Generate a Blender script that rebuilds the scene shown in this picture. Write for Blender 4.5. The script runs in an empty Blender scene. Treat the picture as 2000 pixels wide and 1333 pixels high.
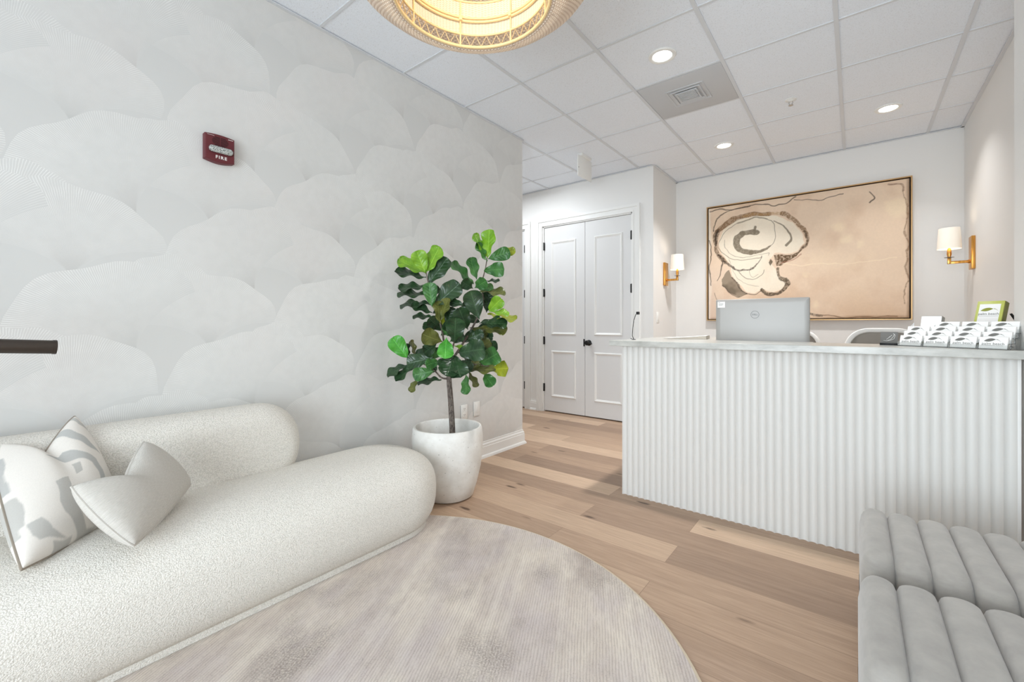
import bpy, bmesh, math, random
import numpy as np
from mathutils import Vector, Matrix
PI = math.pi
random.seed(7)
SC = bpy.context.scene
COL = SC.collection

# ------------------------------------------------------------------ camera
FPX, HY, TH, CAMH = 850.0, 633.0, 0.6685, 1.147
CT, ST = math.cos(TH), math.sin(TH)
cam_data = bpy.data.cameras.new('camera')
cam = bpy.data.objects.new('camera', cam_data); COL.objects.link(cam)
cam_data.sensor_fit = 'HORIZONTAL'; cam_data.sensor_width = 36.0
cam_data.lens = FPX / 2000 * 36.0
cam_data.shift_y = (HY - 666.5) / 2000.0
cam_data.clip_start = 0.02
cam.location = (0, 0, CAMH); cam.rotation_euler = (PI / 2, 0, TH)
SC.camera = cam

# ------------------------------------------------------------------ world, light, exposure
SC.view_settings.view_transform = 'Standard'; SC.view_settings.look = 'None'
SC.view_settings.gamma = 1.0; SC.view_settings.use_curve_mapping = False
SC.view_settings.exposure = 0.16
SC.cycles.use_denoising = True
SC.cycles.max_bounces = 12; SC.cycles.diffuse_bounces = 7; SC.cycles.transparent_max_bounces = 24
SC.cycles.sample_clamp_indirect = 6.0
world = bpy.data.worlds.new('sky'); SC.world = world; world.use_nodes = True
_bg = world.node_tree.nodes['Background']
_bg.inputs[0].default_value = (0.86, 0.93, 1.0, 1); _bg.inputs[1].default_value = 1.2

def light(name, kind, loc, rot, energy, color=(1, 1, 1), size=None, size_y=None, shape=None, spot=None, blend=0.6):
    d = bpy.data.lights.new(name, kind); d.energy = energy; d.color = color
    if kind == 'AREA':
        if shape: d.shape = shape
        d.size = size
        if size_y: d.size_y = size_y
    elif size is not None: d.shadow_soft_size = size
    if spot: d.spot_size = spot; d.spot_blend = blend
    o = bpy.data.objects.new(name, d); o.location = loc; o.rotation_euler = rot
    COL.objects.link(o); return o
# daylight falling in through the storefront window behind the camera
light('window_daylight', 'AREA', (-0.45, -1.90, 1.2), (-PI / 2, 0, PI), 122, (0.83, 0.93, 1.0), 1.9, 2.0, 'RECTANGLE')
# added fill with no lamp seen, brightens the hallway doors from round the corner
light('hall_fill', 'AREA', (-3.3, 3.9, 2.86), (0, 0, 0), 18, (0.91, 0.96, 1.0), .5, .5, 'RECTANGLE')

# ------------------------------------------------------------------ helpers
def at(u, v, D):
    X = (u - 1000) / FPX * D
    return Vector((X * CT - D * ST, X * ST + D * CT, CAMH + (HY - v) / FPX * D))
def atz(u, v, z): return at(u, v, FPX * (z - CAMH) / (HY - v))

def lin(c):
    return tuple((x / 12.92 if x <= .04045 else ((x + .055) / 1.055) ** 2.4) for x in c)
def rgb(r, g, b): return lin((r / 255, g / 255, b / 255)) + (1.0,)

class M:
    """thin wrapper to write node materials compactly"""
    def __init__(s, name, color=(.8, .8, .8, 1), rough=.6, metal=0.0, spec=.5):
        s.m = bpy.data.materials.new(name); s.m.use_nodes = True
        s.t = s.m.node_tree; s.n = s.t.nodes; s.b = s.n['Principled BSDF']
        s.b.inputs['Base Color'].default_value = color
        s.b.inputs['Roughness'].default_value = rough
        s.b.inputs['Metallic'].default_value = metal
        s.b.inputs['Specular IOR Level'].default_value = spec
    def node(s, typ, ins=None, **kw):
        n = s.n.new(typ)
        for k, v in kw.items(): setattr(n, k, v)
        for k, v in (ins or {}).items():
            if isinstance(v, bpy.types.NodeSocket): s.t.links.new(v, n.inputs[k])
            else: n.inputs[k].default_value = v
        return n
    def link(s, a, b): s.t.links.new(a, b)
    def coord(s, which='Object'): return s.node('ShaderNodeTexCoord').outputs[which]
    def mapping(s, vec, scale=(1, 1, 1), rot=(0, 0, 0), loc=(0, 0, 0)):
        return s.node('ShaderNodeMapping', {'Vector': vec, 'Scale': scale, 'Rotation': rot, 'Location': loc}).outputs[0]
    def noise(s, vec, scale, detail=3, rough=.5, out=0):
        return s.node('ShaderNodeTexNoise', {'Vector': vec, 'Scale': scale, 'Detail': detail, 'Roughness': rough}).outputs[out]
    def ramp(s, fac, stops):
        n = s.node('ShaderNodeValToRGB', {'Fac': fac}); r = n.color_ramp
        while len(r.elements) < len(stops): r.elements.new(.5)
        for e, (p, c) in zip(r.elements, stops): e.position = p; e.color = c
        return n.outputs[0]
    def mix(s, fac, a, b, mode='MIX'):
        n = s.node('ShaderNodeMix', data_type='RGBA', blend_type=mode)
        for k, v in ((0, fac), (6, a), (7, b)):
            if isinstance(v, bpy.types.NodeSocket): s.t.links.new(v, n.inputs[k])
            else: n.inputs[k].default_value = v
        return n.outputs[2]
    def math(s, op, a, b=0.0, c=None):
        n = s.node('ShaderNodeMath', operation=op)
        for i, v in enumerate((a, b, c)):
            if v is None: continue
            if isinstance(v, bpy.types.NodeSocket): s.t.links.new(v, n.inputs[i])
            else: n.inputs[i].default_value = v
        return n.outputs[0]
    def bump(s, h, strength=.3, dist=.002):
        n = s.node('ShaderNodeBump', {'Height': h, 'Strength': strength, 'Distance': dist})
        s.link(n.outputs[0], s.b.inputs['Normal'])
    def color(s, sock): s.link(sock, s.b.inputs['Base Color'])

# ---- mesh building
class MB:
    def __init__(s): s.bm = bmesh.new()
    def box(s, x0, y0, z0, x1, y1, z1, bevel=0, mi=0, seg=2):
        r = bmesh.ops.create_cube(s.bm, size=1)
        vs = r['verts']
        for v in vs:
            v.co = Vector(((x0 + x1) / 2 + v.co.x * (x1 - x0), (y0 + y1) / 2 + v.co.y * (y1 - y0), (z0 + z1) / 2 + v.co.z * (z1 - z0)))
        fs = list({f for v in vs for f in v.link_faces})
        if bevel:
            es = list({e for f in fs for e in f.edges})
            r2 = bmesh.ops.bevel(s.bm, geom=es, offset=bevel, segments=seg, affect='EDGES', profile=.5)
            fs = list(set([f for f in fs if f.is_valid] + r2['faces']))
        for f in fs: f.material_index = mi
        return s
    def rings(s, rings, closed=True, cap0=True, cap1=True, mi=0, wrap=False):
        """loft of equal-length rings"""
        V = [[s.bm.verts.new(p) for p in r] for r in rings]
        n = len(V[0]); m = len(V)
        for i in range(m if wrap else m - 1):
            a, b = V[i], V[(i + 1) % m]
            for j in range(n if closed else n - 1):
                k = (j + 1) % n
                f = s.bm.faces.new((a[j], a[k], b[k], b[j])); f.material_index = mi
        if not wrap:
            if cap0: s.bm.faces.new(list(reversed(V[0]))).material_index = mi
            if cap1: s.bm.faces.new(V[-1]).material_index = mi
        return s
    def lathe(s, prof, c=(0, 0, 0), seg=48, mi=0, axis='Z', cap=True):
        R = []
        for r, z in prof:
            ring = []
            for k in range(seg):
                a = 2 * PI * k / seg
                p = (r * math.cos(a), r * math.sin(a), z)
                if axis == 'X': p = (z, p[0], p[1])
                if axis == 'Y': p = (p[1], z, p[0])
                ring.append((c[0] + p[0], c[1] + p[1], c[2] + p[2]))
            R.append(ring)
        return s.rings(R, cap0=cap, cap1=cap, mi=mi)
    def tube(s, pts, r, seg=10, mi=0, cap=True):
        pts = [Vector(p) for p in pts]
        rs = r if isinstance(r, (list, tuple)) else [r] * len(pts)
        R = []; up = None
        for i, p in enumerate(pts):
            d = (pts[min(i + 1, len(pts) - 1)] - pts[max(i - 1, 0)]).normalized()
            if up is None:
                up = Vector((0, 0, 1)) if abs(d.z) < .9 else Vector((1, 0, 0))
            x = d.cross(up).normalized(); up = x.cross(d).normalized()
            R.append([p + (x * math.cos(2 * PI * k / seg) + up * math.sin(2 * PI * k / seg)) * rs[i] for k in range(seg)])
        return s.rings(R, cap0=cap, cap1=cap, mi=mi)
    def prism(s, poly, z0, z1, mi=0, f=lambda x, y, z: (x, y, z)):
        return s.rings([[f(x, y, z0) for x, y in poly], [f(x, y, z1) for x, y in poly]], mi=mi)
    def grid(s, nu, nv, fn, mi=0, uv=None):
        V = [[s.bm.verts.new(fn(i / nu, j / nv)) for j in range(nv + 1)] for i in range(nu + 1)]
        L = s.bm.loops.layers.uv.verify() if uv else None
        for i in range(nu):
            for j in range(nv):
                f = s.bm.faces.new((V[i][j], V[i + 1][j], V[i + 1][j + 1], V[i][j + 1])); f.material_index = mi
                if uv:
                    for l, (a, b) in zip(f.loops, ((i, j), (i + 1, j), (i + 1, j + 1), (i, j + 1))):
                        l[L].uv = uv(a / nu, b / nv)
        return s
    def add(s, me, mat=Matrix()):
        n0 = len(s.bm.verts); s.bm.from_mesh(me); s.bm.verts.ensure_lookup_table()
        for v in s.bm.verts[n0:]: v.co = mat @ v.co
        return s
    def build(s, name, mats, parent=None, smooth=True, angle=40, recalc=True):
        if recalc: bmesh.ops.recalc_face_normals(s.bm, faces=s.bm.faces)
        me = bpy.data.meshes.new(name); s.bm.to_mesh(me); s.bm.free()
        for m in (mats if isinstance(mats, (list, tuple)) else [mats]): me.materials.append(m.m if isinstance(m, M) else m)
        if smooth:
            me.polygons.foreach_set('use_smooth', [True] * len(me.polygons))
            try: me.set_sharp_from_angle(angle=math.radians(angle))
            except Exception: pass
        o = bpy.data.objects.new(name, me); COL.objects.link(o)
        if parent: o.parent = parent
        return o

def tag(o, label, cat, group=None):
    o['label'] = label; o['category'] = cat
    if group: o['group'] = group
    return o
def thing(name, label, cat, loc=(0, 0, 0), rz=0.0, group=None, rot=None):
    o = bpy.data.objects.new(name, None); COL.objects.link(o); o.empty_display_size = .1
    o.location = loc; o.rotation_euler = rot if rot else (0, 0, rz)
    return tag(o, label, cat, group)
def struct(o): o['kind'] = 'structure'; return o
def copy_tree(o, parent=None):
    c = o.copy(); COL.objects.link(c)
    if parent: c.parent = parent
    for ch in list(o.children): copy_tree(ch, c)
    return c

def text_mesh(body, size, depth=.0004, spacing=1.0, bold=0.0, align='CENTER'):
    cu = bpy.data.curves.new('lettering', 'FONT'); cu.body = body; cu.size = size; cu.extrude = depth
    cu.align_x = align; cu.align_y = 'CENTER'; cu.space_character = spacing; cu.offset = bold; cu.resolution_u = 3
    o = bpy.data.objects.new('lettering', cu); COL.objects.link(o)
    dg = bpy.context.evaluated_depsgraph_get()
    me = bpy.data.meshes.new_from_object(o.evaluated_get(dg))
    bpy.data.objects.remove(o); bpy.data.curves.remove(cu)
    return me

def rrect(hx, hy, r, seg=6, cx=0, cy=0):
    r = max(min(r, hx - 1e-4, hy - 1e-4), 1e-4); out = []
    for k, (sx, sy) in enumerate(((1, 1), (-1, 1), (-1, -1), (1, -1))):
        for i in range(seg + 1):
            a = PI / 2 * (k + i / seg)
            out.append((cx + sx * (hx - r) + r * math.cos(a), cy + sy * (hy - r) + r * math.sin(a)))
    return out

def soft_slab(mb, cx, cy, hx, hy, R, prof, seg=8, f=lambda x, y, z: (x, y, z), mi=0):
    """prof: list of (inset, z); the plan is a rounded rectangle"""
    rings = []
    for d, z in prof:
        rings.append([f(x, y, z) for x, y in rrect(hx - d, hy - d, R - d, seg, cx, cy)])
    return mb.rings(rings, mi=mi)

# ------------------------------------------------------------------ materials
def paint(name, c, rough=.55, bump=.06, scale=220):
    m = M(name, c, rough, spec=.35); m.bump(m.noise(m.coord(), scale, 2), bump, .001); return m
m_wall = paint('warm_white_paint', rgb(232, 231, 229), .5)
m_trim = paint('white_trim_paint', rgb(236, 236, 234), .35, .02)
m_door = paint('pale_grey_door_paint', rgb(222, 222, 222), .4, .02)
m_white = M('white_plastic', rgb(236, 236, 233), .4)
m_black = M('matte_black_metal', rgb(22, 21, 21), .4, .3)
m_dark = M('dark_gap', rgb(8, 7, 6), .9)
m_brass = M('brushed_brass', rgb(204, 148, 74), .3, 1.0)
m_brass.color(m_brass.ramp(m_brass.noise(m_brass.mapping(m_brass.coord(), (90, 90, 4)), 1, 2), [(.3, rgb(192, 132, 58)), (.7, rgb(226, 172, 96))]))

def wallpaper_mats():
    g = M('wallpaper_ground', rgb(212, 212, 210), .6, spec=.3)
    m = M('wallpaper_fan_print', rgb(212, 210, 204), .55, spec=.35)
    uv = m.coord('UV'); s = m.node('ShaderNodeSeparateXYZ', {0: uv})
    u, v = s.outputs[0], s.outputs[1]
    wob = m.noise(m.coord(), 5, 2)
    uu = m.math('MULTIPLY', m.math('ADD', u, m.math('MULTIPLY', wob, .02)), 2 * PI)
    line = m.math('SMOOTH_MIN', m.math('MULTIPLY', m.math('MAXIMUM', m.math('SUBTRACT', m.math('SINE', uu), .35), 0), 1.7), 1, .1)
    brk = m.ramp(m.noise(m.coord(), 24, 3), [(.3, (.35,) * 3 + (1,)), (.62, (1,) * 3 + (1,))])
    line = m.math('MULTIPLY', line, brk)
    # big areas paled towards the ground: wash-out by light put into the colour
    light_fade = m.ramp(m.noise(m.mapping(m.coord(), loc=(3, 1.1, 2)), 1.3, 2), [(.38, (.65,) * 3 + (1,)), (.62, (1,) * 3 + (1,))])
    base = m.ramp(v, [(0, rgb(178, 178, 176)), (.10, rgb(194, 194, 192)), (.35, rgb(208, 208, 206)), (.75, rgb(214, 214, 212)), (1, rgb(216, 216, 214))])
    base = m.mix(light_fade, rgb(213, 213, 211), base)
    tint = m.ramp(m.noise(m.coord(), 2.2, 1), [(.45, rgb(218, 218, 215)), (.7, rgb(224, 217, 213))])
    base = m.mix(.25, base, tint)
    lf = m.math('MULTIPLY', m.math('MULTIPLY', line, light_fade), m.ramp(v, [(.03, (.08,) * 3 + (1,)), (.3, (.6,) * 3 + (1,)), (1, (.78,) * 3 + (1,))]))
    ed = m.node('ShaderNodeSeparateXYZ', {0: m.node('ShaderNodeUVMap', uv_map='edge').outputs[0]}).outputs[0]
    ek = m.ramp(ed, [(.74, (0,) * 3 + (1,)), (1.0, (1,) * 3 + (1,))])
    base = m.mix(ek, base, rgb(212, 212, 210)); lf = m.math('MULTIPLY', lf, m.math('SUBTRACT', 1.0, m.math('MULTIPLY', ek, .5)))
    m.color(m.mix(lf, base, rgb(246, 246, 244)))
    m.bump(line, .08, .0008)
    return g, m
m_wp, m_fan = wallpaper_mats()

m_ceil = M('mineral_ceiling_tile', rgb(226, 226, 226), .9, spec=.2)
_n = m_ceil.noise(m_ceil.coord(), 160, 3, .7)
m_ceil.color(m_ceil.mix(m_ceil.ramp(_n, [(.30, (1, 1, 1, 1)), (.45, (0, 0, 0, 1))]), rgb(236, 241, 248), rgb(212, 215, 219)))
m_ceil.bump(_n, .35, .002)
m_tee = M('painted_ceiling_tee', rgb(214, 217, 221), .5)

def floor_mat():
    m = M('wide_oak_planks', rough=.42, spec=.4)
    co = m.coord()
    br = m.node('ShaderNodeTexBrick', {'Vector': m.mapping(co, loc=(.72, .195 * .24, 0)), 'Color1': (0, 0, 0, 1), 'Color2': (1, 1, 1, 1), 'Mortar': (.5,) * 3 + (1,),
        'Scale': 1.0, 'Mortar Size': .0012, 'Mortar Smooth': .2, 'Bias': 0.0, 'Brick Width': 1.55, 'Row Height': .195})
    br.offset = .37; br.offset_frequency = 2; br.squash = 1.0
    tone = m.ramp(br.outputs[0], [(0, rgb(134, 110, 93)), (.3, rgb(165, 138, 116)), (.6, rgb(188, 159, 134)), (1, rgb(224, 196, 168))])
    # offset the grain per board
    off = m.node('ShaderNodeCombineXYZ', {0: m.math('MULTIPLY', br.outputs[0], 17.0), 1: m.math('MULTIPLY', br.outputs[0], 9.0)}).outputs[0]
    gv = m.node('ShaderNodeVectorMath', {0: co, 1: off}, operation='ADD').outputs[0]
    wave = m.noise(m.mapping(gv, (1.1, 14, 1)), 3.0, 5, .6)
    fine = m.noise(m.mapping(gv, (5, 190, 1)), 1.0, 3, .7)
    col = m.mix(m.ramp(wave, [(.25, (0,) * 3 + (1,)), (.75, (1,) * 3 + (1,))]), rgb(146, 120, 100), rgb(208, 179, 152))
    col = m.mix(.36, tone, col)
    col = m.mix(m.ramp(fine, [(.35, (.28,) * 3 + (1,)), (.6, (0,) * 3 + (1,))]), col, rgb(122, 92, 70))
    # knots
    kn = m.node('ShaderNodeTexVoronoi', {'Vector': m.mapping(gv, (1.9, 6.5, 1)), 'Scale': 1.0, 'Randomness': 1.0}).outputs[0]
    kk = m.ramp(m.math('ADD', kn, m.math('MULTIPLY', m.noise(m.mapping(gv, (20, 60, 1)), 1, 2), .06)), [(.085, (1,) * 3 + (1,)), (.135, (0,) * 3 + (1,))])
    col = m.mix(m.math('MULTIPLY', kk, .85), col, rgb(70, 46, 32))
    col = m.mix(m.math('MULTIPLY', br.outputs[1], .55), col, rgb(92, 68, 52))
    m.color(col)
    m.bump(m.math('ADD', m.math('MULTIPLY', fine, .5), m.math('MULTIPLY', br.outputs[1], -2.0)), .15, .001)
    return m
m_floor = floor_mat()

def boucle():
    m = M('ivory_boucle', rgb(226, 222, 213), .95, spec=.15)
    co = m.coord()
    w = m.node('ShaderNodeVectorMath', {0: co, 1: m.node('ShaderNodeVectorMath', {0: m.noise(co, 120, 2, out=1), 'Scale': .004}, operation='SCALE').outputs[0]}, operation='ADD').outputs[0]
    v = m.node('ShaderNodeTexVoronoi', {'Vector': m.mapping(w, (1, .75, 1)), 'Scale': 290.0}, feature='F1').outputs[0]
    n = m.noise(co, 520, 3)
    h = m.math('ADD', m.math('MULTIPLY', v, -1.3), m.math('MULTIPLY', n, .35))
    m.color(m.mix(m.ramp(v, [(.25, (0,) * 3 + (1,)), (.75, (1,) * 3 + (1,))]), rgb(240, 236, 229), rgb(214, 210, 202)))
    m.bump(h, .55, .003)
    return m
m_boucle = boucle()

def rug_mat():
    m = M('loomed_rug', rough=.9, spec=.15)
    co = m.coord()
    pat = m.noise(m.mapping(co, (1.6, .9, 1)), 2.2, 5, .62)
    pat2 = m.noise(m.mapping(co, (3, 1.6, 1), loc=(5, 2, 0)), 1.7, 4, .6)
    sx = m.node('ShaderNodeSeparateXYZ', {0: co}).outputs[0]
    rib = m.math('ADD', m.math('MULTIPLY', m.math('SINE', m.math('ADD', m.math('MULTIPLY', sx, 2 * PI / .0105), m.math('MULTIPLY', m.noise(m.mapping(co, (1, .3, 1)), 9, 2), 9.0))), .20), m.noise(m.mapping(co, (1, .12, 1)), 150, 2, .6))
    spk = m.noise(co, 260, 3, .7)
    c = m.ramp(pat, [(.30, rgb(176, 164, 155)), (.43, rgb(199, 188, 179)), (.55, rgb(212, 202, 191)), (.75, rgb(223, 213, 199))])
    c = m.mix(m.ramp(pat2, [(.42, (0,) * 3 + (1,)), (.68, (.75,) * 3 + (1,))]), c, rgb(196, 186, 185))
    c = m.mix(m.ramp(rib, [(.30, (.42,) * 3 + (1,)), (.52, (0,) * 3 + (1,))]), c, rgb(158, 146, 138))
    c = m.mix(m.ramp(m.math('ADD', spk, m.math('MULTIPLY', pat, .25)), [(.40, (.55,) * 3 + (1,)), (.56, (0,) * 3 + (1,))]), c, rgb(118, 108, 104))
    c = m.mix(m.ramp(m.noise(m.mapping(co, (1, .03, 1), loc=(1, 4, 0)), 26, 2), [(.5, (0,) * 3 + (1,)), (.72, (.22,) * 3 + (1,))]), c, rgb(236, 229, 217))
    blot = m.ramp(m.noise(m.mapping(co, (1.2, .8, 1), loc=(7, 3, 0)), 2.6, 4, .6), [(.50, (0,) * 3 + (1,)), (.66, (1,) * 3 + (1,))])
    spk2 = m.ramp(m.noise(co, 150, 3, .75), [(.42, (.75,) * 3 + (1,)), (.60, (.1,) * 3 + (1,))])
    c = m.mix(m.math('MULTIPLY', blot, spk2), c, rgb(134, 124, 119))
    m.color(c); m.bump(m.math('ADD', rib, m.math('MULTIPLY', spk, .8)), .5, .004)
    return m
m_rug = rug_mat()
m_rugedge = M('rug_binding', rgb(206, 192, 170), .9)

def velvet():
    m = M('grey_velvet', rgb(168, 167, 161), .85, spec=.2)
    n = m.noise(m.mapping(m.coord(), (1, 1, 3)), 14, 4, .6)
    m.color(m.mix(m.ramp(n, [(.3, (0,) * 3 + (1,)), (.7, (1,) * 3 + (1,))]), rgb(152, 148, 143), rgb(168, 164, 158)))
    m.b.inputs['Sheen Weight'].default_value = .35; m.b.inputs['Sheen Roughness'].default_value = .5
    m.bump(m.noise(m.coord(), 420, 2), .12, .001)
    return m
m_velvet = velvet()
m_seam = M('grey_velvet_piping', rgb(116, 114, 110), .8)

def weave(name, c1, c2, sc=420):
    m = M(name, c1, .9, spec=.15)
    uv = m.coord('UV'); s = m.node('ShaderNodeSeparateXYZ', {0: uv})
    a = m.math('SINE', m.math('MULTIPLY', s.outputs[0], sc)); b = m.math('SINE', m.math('MULTIPLY', s.outputs[1], sc))
    h = m.math('MULTIPLY', a, b)
    m.color(m.mix(m.ramp(m.math('ADD', m.math('MULTIPLY', h, .25), m.noise(m.mapping(uv, (30, 130, 1)), 1, 3)), [(.35, (0,) * 3 + (1,)), (.75, (1,) * 3 + (1,))]), c1, c2))
    m.bump(h, .35, .001); return m
m_linen = weave('grey_linen', rgb(192, 188, 181), rgb(212, 208, 202), 420)

def concrete():
    m = M('whitewashed_concrete', rgb(230, 228, 224), .75, spec=.25)
    n = m.noise(m.coord(), 9, 5, .65); s = m.noise(m.coord(), 70, 2, .5)
    c = m.mix(m.ramp(n, [(.35, (0,) * 3 + (1,)), (.7, (1,) * 3 + (1,))]), rgb(238, 237, 233), rgb(222, 219, 213))
    c = m.mix(m.ramp(s, [(.24, (.8,) * 3 + (1,)), (.3, (0,) * 3 + (1,))]), c, rgb(150, 146, 140))
    m.color(c); m.bump(m.math('ADD', n, m.math('MULTIPLY', s, .3)), .15, .004); return m
m_pot = concrete()
m_soil = M('pot_filler', rgb(168, 166, 163), .95); m_soil.bump(m_soil.noise(m_soil.coord(), 60, 4), .8, .01)
m_bark = M('grey_bark', rgb(112, 100, 92), .9)
_b = m_bark.noise(m_bark.mapping(m_bark.coord(), (1, 1, .35)), 130, 4, .7)
m_bark.color(m_bark.ramp(_b, [(.35, rgb(62, 54, 50)), (.6, rgb(128, 117, 108)), (.8, rgb(160, 150, 140))])); m_bark.bump(_b, .8, .004)

def leaf_mat(name, c, c2, rough=.34):
    m = M(name, c, rough, spec=.5)
    uv = m.coord('UV'); s = m.node('ShaderNodeSeparateXYZ', {0: uv}); u, v = s.outputs[0], s.outputs[1]
    au = m.math('ABSOLUTE', m.math('SUBTRACT', u, .5))
    mid = m.ramp(au, [(.012, (1,) * 3 + (1,)), (.035, (0,) * 3 + (1,))])
    ph = m.math('MULTIPLY', m.math('SUBTRACT', v, m.math('MULTIPLY', au, .45)), 44)
    vein = m.ramp(m.math('SINE', ph), [(.90, (0,) * 3 + (1,)), (.985, (.55,) * 3 + (1,))])
    vv = m.math('MAXIMUM', mid, vein)
    n = m.noise(m.coord(), 16, 3)
    base = m.mix(m.ramp(n, [(.3, (0,) * 3 + (1,)), (.7, (1,) * 3 + (1,))]), c, c2)
    m.color(m.mix(m.math('MULTIPLY', vv, .55), base, tuple(min(1, x * 1.6 + .03) for x in c2[:3]) + (1,)))
    m.bump(m.math('ADD', m.math('MULTIPLY', vv, -1), m.math('MULTIPLY', m.math('COSINE', ph), .4)), .35, .004)
    return m
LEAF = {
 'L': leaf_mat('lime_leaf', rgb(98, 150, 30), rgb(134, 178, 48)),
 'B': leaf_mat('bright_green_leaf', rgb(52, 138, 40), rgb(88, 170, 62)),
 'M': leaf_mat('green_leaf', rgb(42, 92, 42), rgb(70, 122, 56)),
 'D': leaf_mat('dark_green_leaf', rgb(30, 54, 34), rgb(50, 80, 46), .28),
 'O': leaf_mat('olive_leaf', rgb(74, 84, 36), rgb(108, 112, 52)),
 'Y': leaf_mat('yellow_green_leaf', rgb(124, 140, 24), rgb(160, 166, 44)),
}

def quartz():
    m = M('pale_grey_stone', rgb(214, 213, 207), .28, spec=.5)
    co = m.coord(); n = m.noise(m.mapping(co, (1.2, 3, 3)), 3.5, 6, .62)
    m.color(m.ramp(n, [(.32, rgb(152, 152, 147)), (.46, rgb(180, 180, 175)), (.6, rgb(202, 202, 197)), (.8, rgb(214, 213, 209))])); return m
m_stone = quartz()
m_flute = paint('white_fluted_panel', rgb(224, 223, 220), .45, .03)

m_glass = M('clear_pane')
def clear(name, tint=(1, 1, 1, 1), fac=.08, rough=.02):
    m = M(name); out = m.n['Material Output']
    tr = m.node('ShaderNodeBsdfTransparent', {0: tint}); gl = m.node('ShaderNodeBsdfGlossy', {'Color': (1, 1, 1, 1), 'Roughness': rough})
    fr = m.node('ShaderNodeLayerWeight', {'Blend': .35}).outputs['Fresnel']
    k = m.math('ADD', m.math('MULTIPLY', fr, .5), fac)
    mx = m.node('ShaderNodeMixShader', {0: k, 1: tr.outputs[0], 2: gl.outputs[0]})
    m.link(mx.outputs[0], out.inputs[0]); return m
m_glass = clear('clear_pane', fac=.02)
m_acrylic = clear('clear_acrylic', (.93, .94, .94, 1), .06)
m_acrylic_edge = M('acrylic_edge', rgb(118, 119, 118), .2)

def emit(name, c, strength, base=None):
    m = M(name, base or c, .6); m.b.inputs['Emission Color'].default_value = c; m.b.inputs['Emission Strength'].default_value = strength; return m
m_lens = emit('lit_diffuser', (1, .98, .95, 1), 9.0)
m_shade = emit('lit_linen_shade', (1, .88, .72, 1), .24, rgb(226, 220, 210))
m_card = M('white_card', rgb(243, 242, 240), .6)
m_ink = M('grey_ink', rgb(112, 112, 108), .7)
m_alum = M('silver_monitor_shell', rgb(162, 160, 157), .45, .3)

def rattan(name, c1, c2, fu, fv, thru=.3):
    """over-under weave laid on the UV map"""
    m = M(name, c1, .6, spec=.3)
    s = m.node('ShaderNodeSeparateXYZ', {0: m.coord('UV')}); u, v = s.outputs[0], s.outputs[1]
    a = m.math('SINE', m.math('MULTIPLY', u, fu * 2 * PI))
    row = m.math('FRACT', m.math('MULTIPLY', v, fv))
    odd = m.math('SUBTRACT', m.math('MULTIPLY', m.math('GREATER_THAN', m.math('FRACT', m.math('MULTIPLY', v, fv / 2)), .5), 2), 1)
    over = m.math('MULTIPLY', a, odd)
    prof = m.math('SINE', m.math('MULTIPLY', row, PI))
    h = m.math('MULTIPLY', prof, m.math('ADD', m.math('MULTIPLY', over, .5), .6))
    m.color(m.mix(m.ramp(h, [(.08, (0,) * 3 + (1,)), (.5, (1,) * 3 + (1,))]), c2, c1))
    m.bump(h, .5, .005)
    tl_ = m.node('ShaderNodeBsdfTranslucent', {0: c1}); mx = m.node('ShaderNodeMixShader', {0: thru})
    m.link(m.b.outputs[0], mx.inputs[1]); m.link(tl_.outputs[0], mx.inputs[2]); m.link(mx.outputs[0], m.n['Material Output'].inputs[0])
    return m
m_rat_out = rattan('whitewashed_rattan', rgb(240, 231, 220), rgb(176, 154, 136), 130, 84, .28)
m_rat_in = rattan('pale_rattan_lining', rgb(252, 246, 232), rgb(206, 182, 140), 64, 17, .25)
m_cane = M('rattan_cane', rgb(226, 196, 144), .55)

# ------------------------------------------------------------------ room shell
CZ = 2.907
XL = -2.51; XR = .555; XA = .758; YC = 3.335; YH = 4.755; YB = 5.535; YF = -1.7; XH = -1.76
struct(MB().box(-5.2, YF - .3, -.1, 1.2, YB + .3, 0).build('floor', m_floor, smooth=False))
# ceiling tiles (each lay-in tile a slightly proud soft-edged slab) and the tee grid
mb = MB(); mb.box(-5.2, YF - .3, CZ + .03, 1.2, YB + .3, CZ + .1)
X0, Y0, P = -1.919, 1.928, .61
for i in range(-6, 5):
    for j in range(-6, 7):
        x, y = X0 + i * P, Y0 + j * P
        if y > YB or x > XA: continue
        mb.box(x + .010, y + .0075, CZ + .004, x + P - .010, y + P - .0075, CZ + .035)
struct(mb.build('ceiling', m_ceil, smooth=False))
mb = MB()
for i in range(-5, 5):
    x = X0 + i * P
    mb.box(x - .0115, YF, CZ - .004, x + .0115, YB, CZ + .02)
for j in range(-5, 7):
    y = Y0 + j * P
    if y > YB: continue
    mb.box(-5.0, y - .0085, CZ - .001, XA, y + .0085, CZ + .019)
for (a, b, c, d) in ((XL, YF, XL + .022, YC), (-5, YH - .022, XH, YH), (XH, YB - .022, XA, YB), (XA - .022, 2.92, XA, YB), (XH, YH, XH + .022, YB), (XL - .1, YC, XL, YC + .022)):
    mb.box(a, b, CZ - .006, c, d, CZ - .001)
struct(mb.build('trim_1', m_tee, smooth=False))

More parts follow.
